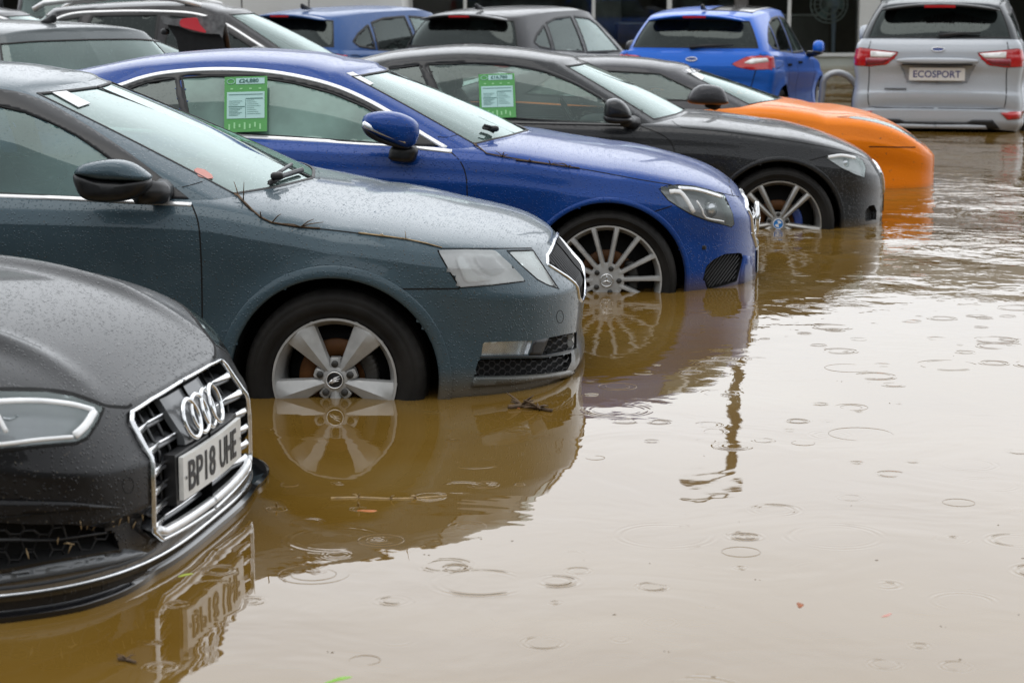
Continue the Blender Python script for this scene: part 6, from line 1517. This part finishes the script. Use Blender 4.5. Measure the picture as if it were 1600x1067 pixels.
def build_white_van():
    V0 = bpy.data.objects.new('parked_van', None); COL.objects.link(V0); V0.location = (-1.32, 28.7, -.26); tag(V0, 'white panel van side showing between the roofs, beside the showroom glass', 'van')
    W = simple('van_white', (.78, .79, .77), .3, coat=.6, noise=(2, .04)); rb = []
    prof = [(-5.2, .35), (-5.35, .5), (-5.35, .95), (-5.1, 1.1), (-4.4, 1.25), (-3.75, 2.0), (-3.5, 2.35), (-3.2, 2.48), (-.35, 2.52), (-.12, 2.42), (-.02, 1.4), (0, .6), (-.05, .35)]
    P = smooth_path(prof, .12, True); n = len(P); V = []; L = [(-1.0, .93), (-.97, .98), (-.9, 1), (.9, 1), (.97, .98), (1.0, .93)]
    c_ = np.array([-2.6, 1.3])
    for y, s_ in L:
        for p in P: q = c_+(p-c_)*s_; V.append((q[0], y, q[1]))
    Fc = [(k*n+i, k*n+(i+1) % n, (k+1)*n+(i+1) % n, (k+1)*n+i) for k in range(5) for i in range(n)]+[tuple(range(n))[::-1], tuple(5*n+i for i in range(n))]
    Fc = [tuple(reversed(f)) for f in Fc] if True else Fc
    mk('body', V, Fc, W, V0, 'auto')
    for x in (-1.25, -2.1, -3.3): mk('panel_gap', *box((x, -1.002, 1.3), (.014, .006, 1.9)), M_iron, V0, False)
    mk('side_rail', *box((-1.7, -1.003, 1.25), (3.2, .008, .02)), M_iron, V0, False)
    mk('side_moulding', *rbox((-2.3, -1.0, .62), (4.0, .05, .12), .02), M_black, V0)
    mk('windscreen', [(-4.36, -.8, 1.3), (-4.36, .8, 1.3), (-3.79, .8, 2.0), (-3.79, -.8, 2.0)], [(0, 1, 2, 3)], M_dglass, V0, False)
    mk('door_window', [(-4.15, -1.006, 1.35), (-3.4, -1.006, 1.35), (-3.4, -1.006, 1.95), (-3.7, -1.006, 1.95)], [(0, 1, 2, 3)], M_dglass, V0, False)
    for x in (-4.5, -.95):
        for s_ in (-1, 1):
            w = make_wheel(6, .34, .21, 'plain', .22, 30); w.parent = V0; w.location = (x, s_*1.0, .34); w.rotation_euler = (0, 0, PI if s_ > 0 else 0)
    for z in (1.1,): mk('tail_lamp', *box((.0, -.85, z), (.04, .12, .5)), M_red, V0, False); mk('tail_lamp', *box((.0, .85, z), (.04, .12, .5)), M_red, V0, False)

# ------------------------------------------------------------------ showroom
def build_showroom():
    YB = 39.0; X = lambda px: (px-800)/F*(YB*CP+.2)
    root = bpy.data.objects.new('showroom', None); COL.objects.link(root); root.location = (0, YB, -.3); tag(root, 'pale showroom with dark plate glass between white mullions and a wide white pier', 'building')
    Wm = simple('facade_white', (.62, .64, .63), .5, noise=(3, .05)); Pn = simple('panel_pale_green', (.42, .45, .41), .55, noise=(2, .12)); dark = simple('room_dark', (.10, .09, .075), .8, noise=(1.5, .5))
    m, ns, ln = newmat('plate_glass'); o = ns.new('ShaderNodeOutputMaterial'); tr = nd(ns, 'ShaderNodeBsdfTransparent', Color=(.62, .66, .64, 1)); gl = nd(ns, 'ShaderNodeBsdfGlossy', Roughness=.02, Color=(.8, .82, .82, 1)); fr = nd(ns, 'ShaderNodeFresnel', IOR=1.5)
    mx = ns.new('ShaderNodeMixShader'); ln.new(fr.outputs[0], mx.inputs[0]); ln.new(tr.outputs[0], mx.inputs[1]); ln.new(gl.outputs[0], mx.inputs[2]); ln.new(mx.outputs[0], o.inputs[0])
    x0, x1 = -14.0, 17.0; zs = .53; H = 4.2
    B = lambda nm, a, b, mat, y=0, d=.2, z0=0, z1=H: mk(nm, *box(((a+b)/2, y+d/2, (z0+z1)/2), (b-a, d, z1-z0)), mat, root, False)
    B('plinth_panel', x0, x1, Pn, 0, .25, -.1, zs-.06); B('window_sill', x0, x1, Wm, -.05, .32, zs-.06, zs); B('fascia', x0-.2, x1+.2, Wm, -.5, 1.2, 3.3, 4.3); B('flat_roof', x0, x1, simple('roof_grey', (.2, .2, .2), .8), .71, 7.6, 4.1, 4.25)
    B('back_wall', x0, x1, dark, 8.1, .2, 0, 4.1); B('side_wall', x0-.2, x0, Wm, 0, 8.3, 0, 4.1); B('side_wall', x1, x1+.2, Wm, 0, 8.3, 0, 4.1); B('room_floor', x0, x1, simple('floor_tile', (.10, .095, .085), .35, noise=(2, .3)), .26, 7.8, .1, .2)
    piers = [X(1340), X(1372)]; B('pier', piers[0], piers[1], Wm, -.12, .4, -.1, 3.3)
    cuts = sorted([x0, X(560), X(727), X(927), X(1045), X(1232), X(1340), X(1390), X(1560), X(1760), X(1960), x1]+[X(390), X(200), X(0), X(-200)])
    for q in cuts:
        if abs(q-X(1340)) < .05: continue
        w = .085 if q in (X(1045),) else .06
        B('mullion', max(x0, q-w/2), min(x1, q+w/2), Wm, -.02, .12, zs, 3.3)
    for a, b in zip(cuts[:-1], cuts[1:]):
        if a <= X(1350) < b: a = X(1372)
        if b-a > .1: mk('window_pane', [(a+.03, .045, zs), (b-.03, .045, zs), (b-.03, .045, 3.3), (a+.03, .045, 3.3)], [(0, 1, 2, 3)], m, root, False)
    # things inside
    def inside(name, label, cat, parts, loc):
        r = bpy.data.objects.new(name, None); COL.objects.link(r); r.location = loc; tag(r, label, cat)
        for nm, pc, mt in parts: mk(nm, *pc, mt, r, 'auto')
    fx = X(1314); zz = lambda py: HC-(py+23)/((F)/(YB+1.2))
    bl = simple('fan_blue', (.5, .62, .8), .4); R0 = .34; c0 = (-.06, 0, zz(15)+.1)
    cage = [ring3((c0[0], c0[1]-.04*k, c0[2]), R0*s_, .012, (1, 0, 0), (0, 0, 1), 30) for k, s_ in ((0, 1), (1, .8), (1.4, .5))]
    cage += [tube([(c0[0], -.08, c0[2]), (c0[0]+R0*math.cos(t), 0, c0[2]+R0*math.sin(t))], .006, 4) for t in np.linspace(0, 2*PI, 19)[:-1]]
    blades = [pillow([(c0[0]+.03*math.cos(t), c0[2]+.03*math.sin(t)), (c0[0]+.26*math.cos(t-.35), c0[2]+.26*math.sin(t-.35)), (c0[0]+.28*math.cos(t+.3), c0[2]+.28*math.sin(t+.3))], 0, .01, .3) for t in (0, 2.1, 4.2)]
    inside('pedestal_fan', 'blue pedestal fan standing inside the showroom window', 'fan', [('fan_cage', join(cage), simple('fan_wire', (.6, .68, .68), .4)), ('fan_blades', join(blades), simple('fan_blade', (.3, .42, .42), .4)),
        ('motor', rbox((c0[0]+.1, .05, c0[2]+.03), (.22, .2, .2), .06), bl), ('stem', tube([(c0[0]+.1, .05, c0[2]), (c0[0]+.1, .05, -.1)], [.05, .03], 8), bl), ('foot', rbox((c0[0]+.1, .05, -.12), (.5, .5, .05), .02), bl)], (fx, YB+1.2, 0))
    wood = simple('desk_wood', (.16, .12, .08), .5, noise=(4, .3)); gy = simple('cabinet_grey', (.14, .14, .13), .6, noise=(3, .3))
    for i, (px_, w_, h_, y_, mt, lb) in enumerate([(1275, 1.0, .95, 2.2, gy, 'low grey cabinet behind the fan in the showroom'), (1010, .9, .8, 2.0, wood, 'wooden desk in the showroom between the dark and bright blue hatchbacks'), (960, .5, 1.25, 3.0, gy, 'tall grey cabinet left of the wooden desk in the showroom'), (690, 1.1, .9, 2.4, gy, 'wide grey cabinet in the showroom beside the white van')]):
        inside('desk' if mt is wood else 'cabinet', lb, 'furniture', [('carcass', rbox((0, 0, h_/2), (w_, .6, h_), .02), mt), ('top', rbox((0, 0, h_+.02), (w_+.06, .66, .04), .01), Wm)], (X(px_), YB+y_, -.1))
def build_hoop():
    p = [atY(x, y, 23.6) for x, y in [(1286, 128), (1290, 121), (1298, 116), (1310, 114), (1322, 118), (1334, 128), (1342, 143), (1346, 165), (1346, 195)]]
    base = Vector((p[3].x, 23.6, -.34)); P = [q-base for q in p]; P.insert(0, Vector((P[0].x-.04, 0, 0))); P[-1] = Vector((P[-1].x, 0, 0)); pp = smooth_path([tuple(q) for q in P], .04)
    o = mk('hoop_barrier', *tube(pp, .035, 10), simple('galvanised', (.42, .43, .44), .35, metal=.4, noise=(10, .15))); o.location = base
    tag(o, 'bent grey tubular hoop barrier rising from water beside the silver SUV', 'barrier')

# ------------------------------------------------------------------ lamp post and flotsam
def build_lamp_post():
    Y = 36.5; x = (1157-800)/F*(Y*CP+.2); m = simple('post_paint', (.06, .055, .05), .5, noise=(5, .3))
    o = bpy.data.objects.new('lamp_post', None); COL.objects.link(o); o.location = (x, Y, -.3); tag(o, 'dark lamp post behind the bright blue hatchback, mirrored in the water', 'lamp post')
    mk('post', *tube([(0, 0, 0), (0, 0, 1.2), (0, 0, 1.25), (0, 0, 7.3)], [.14, .14, .12, .10], 12), m, o)
    mk('arm', *tube([(0, 0, 7.2), (-.2, -.05, 7.35), (-.5, -.1, 7.4)], .04, 8), m, o); mk('lantern', *rbox((-.65, -.1, 7.39), (.6, .25, .12), .05), m, o)
def build_debris():
    gw = 'debris floating on the flood water'
    def rnd(px, py, n, r, mat, name, lab, cat, sq=.5, seed=1, curl=.0006, group=gw, z=-.001):
        c0 = at(px, py, 0); rd = random.Random(seed); k = 14; rot = rd.uniform(0, PI); V = []; ca, sa = math.cos(rot), math.sin(rot)
        for j, (s_, zz) in enumerate(((1, 0), (.9, .0015), (.5, .003), (0.02, .004))):
            for i in range(k):
                a = 2*PI*i/k; q = r*s_*(1+.22*math.sin(3*a+seed)+.12*math.sin(7*a)); u, v = q*math.cos(a), q*sq*math.sin(a); V.append((u*ca-v*sa, u*sa+v*ca, z+zz+curl*math.cos(2*a)*s_))
        Fc = [(l*k+i, l*k+(i+1) % k, (l+1)*k+(i+1) % k, (l+1)*k+i) for l in range(3) for i in range(k)]
        o = mk(name, V, Fc, mat); o.location = (c0.x, c0.y, 0); return tag(o, lab, cat, group)
    P = [at(x, y, .001) for x, y in [(517, 778), (560, 777), (610, 779), (650, 778), (698, 774)]]
    twig('twig', 'long thin pale stick floating on brown water in front of the grey-blue car', P, .0038, M_husk, 6, None, 3, .02)
    rnd(575, 798, 1, .028, simple('orange_leaf', (.45, .12, .01), .5), 'leaf', 'small orange leaf floating just below the long pale stick', 'leaf', .4, 2)
    rnd(289, 898, 1, .022, M_green, 'leaf', 'small yellow-green leaf on the water against the black front splitter', 'leaf', .35, 3)
    rnd(529, 1061, 1, .035, simple('lime_leaf', (.22, .45, .04), .5), 'leaf', 'bright lime leaf at the bottom edge of the picture', 'leaf', .3, 4)
    P = [at(x, y, .006) for x, y in [(795, 636), (815, 634), (840, 637), (862, 641)]]
    twig('debris_clump', 'dark clump of bark and twigs under the grey-blue car nose', P, .010, M_twig, 14, None, 9, .05)['category'] = 'debris'
    rnd(806, 637, 1, .018, M_leaf, 'leaf', 'rust leaf caught in the dark clump under the grey-blue nose', 'leaf', .5, 6)
    P = [at(x, y, .004) for x, y in [(185, 1028), (198, 1030), (212, 1034)]]
    twig('twig', 'short dark twig in the bottom left water, below the plate reflection', P, .005, M_twig, 2, None, 11, .02)
    rnd(1250, 945, 1, .022, M_leaf, 'leaf', 'lone tan leaf fragment on open pale water, lower right', 'leaf', .4, 12)
    rnd(1386, 961, 1, .02, simple('pink_petal', (.6, .3, .25), .5), 'petal', 'small pink petal on open water at the lower right', 'petal', .3, 13)
    sp = [(1038, 1017), (1064, 1021), (1370, 875), (1450, 866), (1598, 872), (1225, 846), (648, 940), (643, 972), (512, 1018), (1420, 665), (1100, 712), (1310, 740), (1490, 556), (1527, 556), (1390, 630), (1425, 634), (1308, 595), (1258, 592), (1135, 632), (1070, 825), (1155, 815), (982, 816), (1330, 790),
          (1300, 1046), (1470, 978), (1480, 963), (1592, 960), (1288, 1043), (912, 875), (880, 893), (800, 845), (760, 842), (663, 866), (700, 690), (715, 722), (735, 730), (672, 702), (430, 705), (445, 708), (414, 742), (498, 816), (515, 833), (440, 845), (470, 760), (752, 842), (905, 1000), (1015, 880), (1230, 700), (1180, 905), (1540, 700), (1560, 820), (1120, 1000), (960, 960), (860, 1020), (1500, 1030)]
    rd = random.Random(5)
    for i, (x, y) in enumerate(sp[::2]+[(q[0]+7, q[1]+1) for q in sp[::8]]):
        rnd(x, y, 1, rd.uniform(.003, .0085), M_twig, 'leaf_fragment', 'tiny dark scrap of leaf litter floating on the water', 'debris', rd.uniform(.15, .35), 30+i, .0002, 'tiny dark scraps of leaf litter', -.0025)
    # rings spreading from drops
    fw = MATS['flood_water']
    for i, (x, y, rx, nr) in enumerate([(595, 844, 36, 3), (490, 897, 55, 2), (754, 757, 26, 2), (432, 795, 17, 2), (560, 795, 14, 2), (452, 757, 14, 1), (1158, 862, 30, 1), (730, 822, 30, 2), (1325, 575, 36, 1), (1498, 785, 25, 1), (1330, 636, 26, 2), (1345, 678, 50, 1), (965, 604, 30, 2), (930, 715, 15, 1), (570, 1031, 24, 1), (812, 757, 8, 1), (1255, 692, 18, 1)]):
        c0 = at(x, y, 0); sc = F/math.hypot(c0.y, HC); pr = []
        for k in range(nr):
            rr = rx/sc*(1-.36*k); a0 = (i*1.7+k) % 6.28; full_ = (i+k) % 3 == 0; n = 48; pts = [(rr*math.cos(a0+t), rr*math.sin(a0+t), -.0004) for t in np.linspace(0, 2*PI if full_ else 4.6, n)]
            pr.append(tube(pts, [0.0006+.0008*max(0, math.sin(PI*j/(n-1)))**.5 if not full_ else .0013 for j in range(n)], 8, caps=False))
        if i in (3, 4): pr.append(rbox((0, 0, .012), (.006, .006, .014), .003))
        o = mk('rain_ring', *join(pr), fw); o.location = (c0.x, c0.y, 0); tag(o, 'low ring on the water where a raindrop has landed', 'ripple', 'rings where raindrops landed')
    # twigs on the bonnets
    P = onsurf(A_grey, [(362, 303), (372, 307), (380, 316), (393, 329), (408, 341), (425, 349), (445, 352), (470, 356), (500, 358)], None, .004)
    twig('twig', 'brown forked twig lying along the bonnet edge of the grey-blue car', P, .0045, M_twig, 9, None, 4, .06)
    P = onsurf(A_grey, [(560, 365), (600, 370), (634, 375), (665, 381), (690, 388)], None, .004)
    twig('twig', 'thin straw in the bonnet gap above the grey-blue headlight', P, .003, M_husk, 4, None, 8, .025)
    P = onsurf(A_blue, [(738, 226), (748, 232), (760, 241), (785, 246), (806, 250)], None, .006)
    twig('twig', 'short dark twig by the blue coupe windscreen corner', P, .0045, M_twig, 5, None, 6, .04)
    P = onsurf(A_blue, [(806, 251), (830, 254), (860, 258), (888, 262), (905, 264)], None, .006)
    twig('twig', 'knotty dark twig further along the blue coupe bonnet', P, .005, M_twig, 7, None, 7, .04)
    P = onsurf(A_black, [(290, 858), (305, 853), (322, 848), (340, 843)], None, .02)
    if len(P) > 2: twig('straw', 'pale straw lodged on the black front splitter', P, .004, M_husk, 3, None, 14, .03)['category'] = 'straw'
    for i, (x, y) in enumerate([(128, 822), (140, 820), (150, 826), (162, 823), (172, 818), (178, 826), (108, 850), (112, 856), (92, 846), (44, 866), (188, 812), (200, 808), (208, 822), (222, 806)]):
        r = cast(A_black.bb, A_black.px, (x, y))
        if r is None: continue
        a = A_black.M @ (r[0]-r[1]*(.004 if x < 185 else -.002)); rd2 = random.Random(i+50); d = Vector((rd2.uniform(-.5, .5), rd2.uniform(-.3, .3), rd2.uniform(-1, 1))).normalized()*.012
        o = mk('husk', *tube([a-d, a+Vector((0, -.003, .003)), a+d*1.2], [.001, .0022, .001], 5), M_husk); tag(o, 'pale seed husk stuck on the black car bumper', 'debris', 'seed husks on the black bumper')

# ------------------------------------------------------------------ the scene
build_world(); build_water()
A_grey = build_grey_blue(); A_blue = build_blue_coupe(); build_charcoal(); build_orange(); A_black = build_black()
h1, pm = build_hatch('bright blue hatchback seen from behind, with red tail lamps and black glass roof', (.012, .13, .60), 1078, 22.2, 73.5, 43)
h1.one('roof_glass', (lambda q: (q[0], q[1]))(fill(h1.gb, h1.xy, [(-2.45, -.50), (-1.15, -.50), (-1.05, -.3), (-1.05, .3), (-1.15, .50), (-2.45, .50)], .06, .008, .01)), M_gloss)
build_hatch('dark grey hatchback with a red brake lamp strip over its rear window', (.045, .046, .05), 706, 22.6, 63, 44)
build_hatch('mid blue hatchback behind the dark estate windscreen', (.03, .09, .26), 424, 22.8, 58, 45)
build_silver(); build_estate(); build_grey_tail(); build_open_boot(); build_corner_saloon(); build_corner_van(); build_white_van(); build_showroom(); build_hoop()
build_lamp_post(); build_debris()
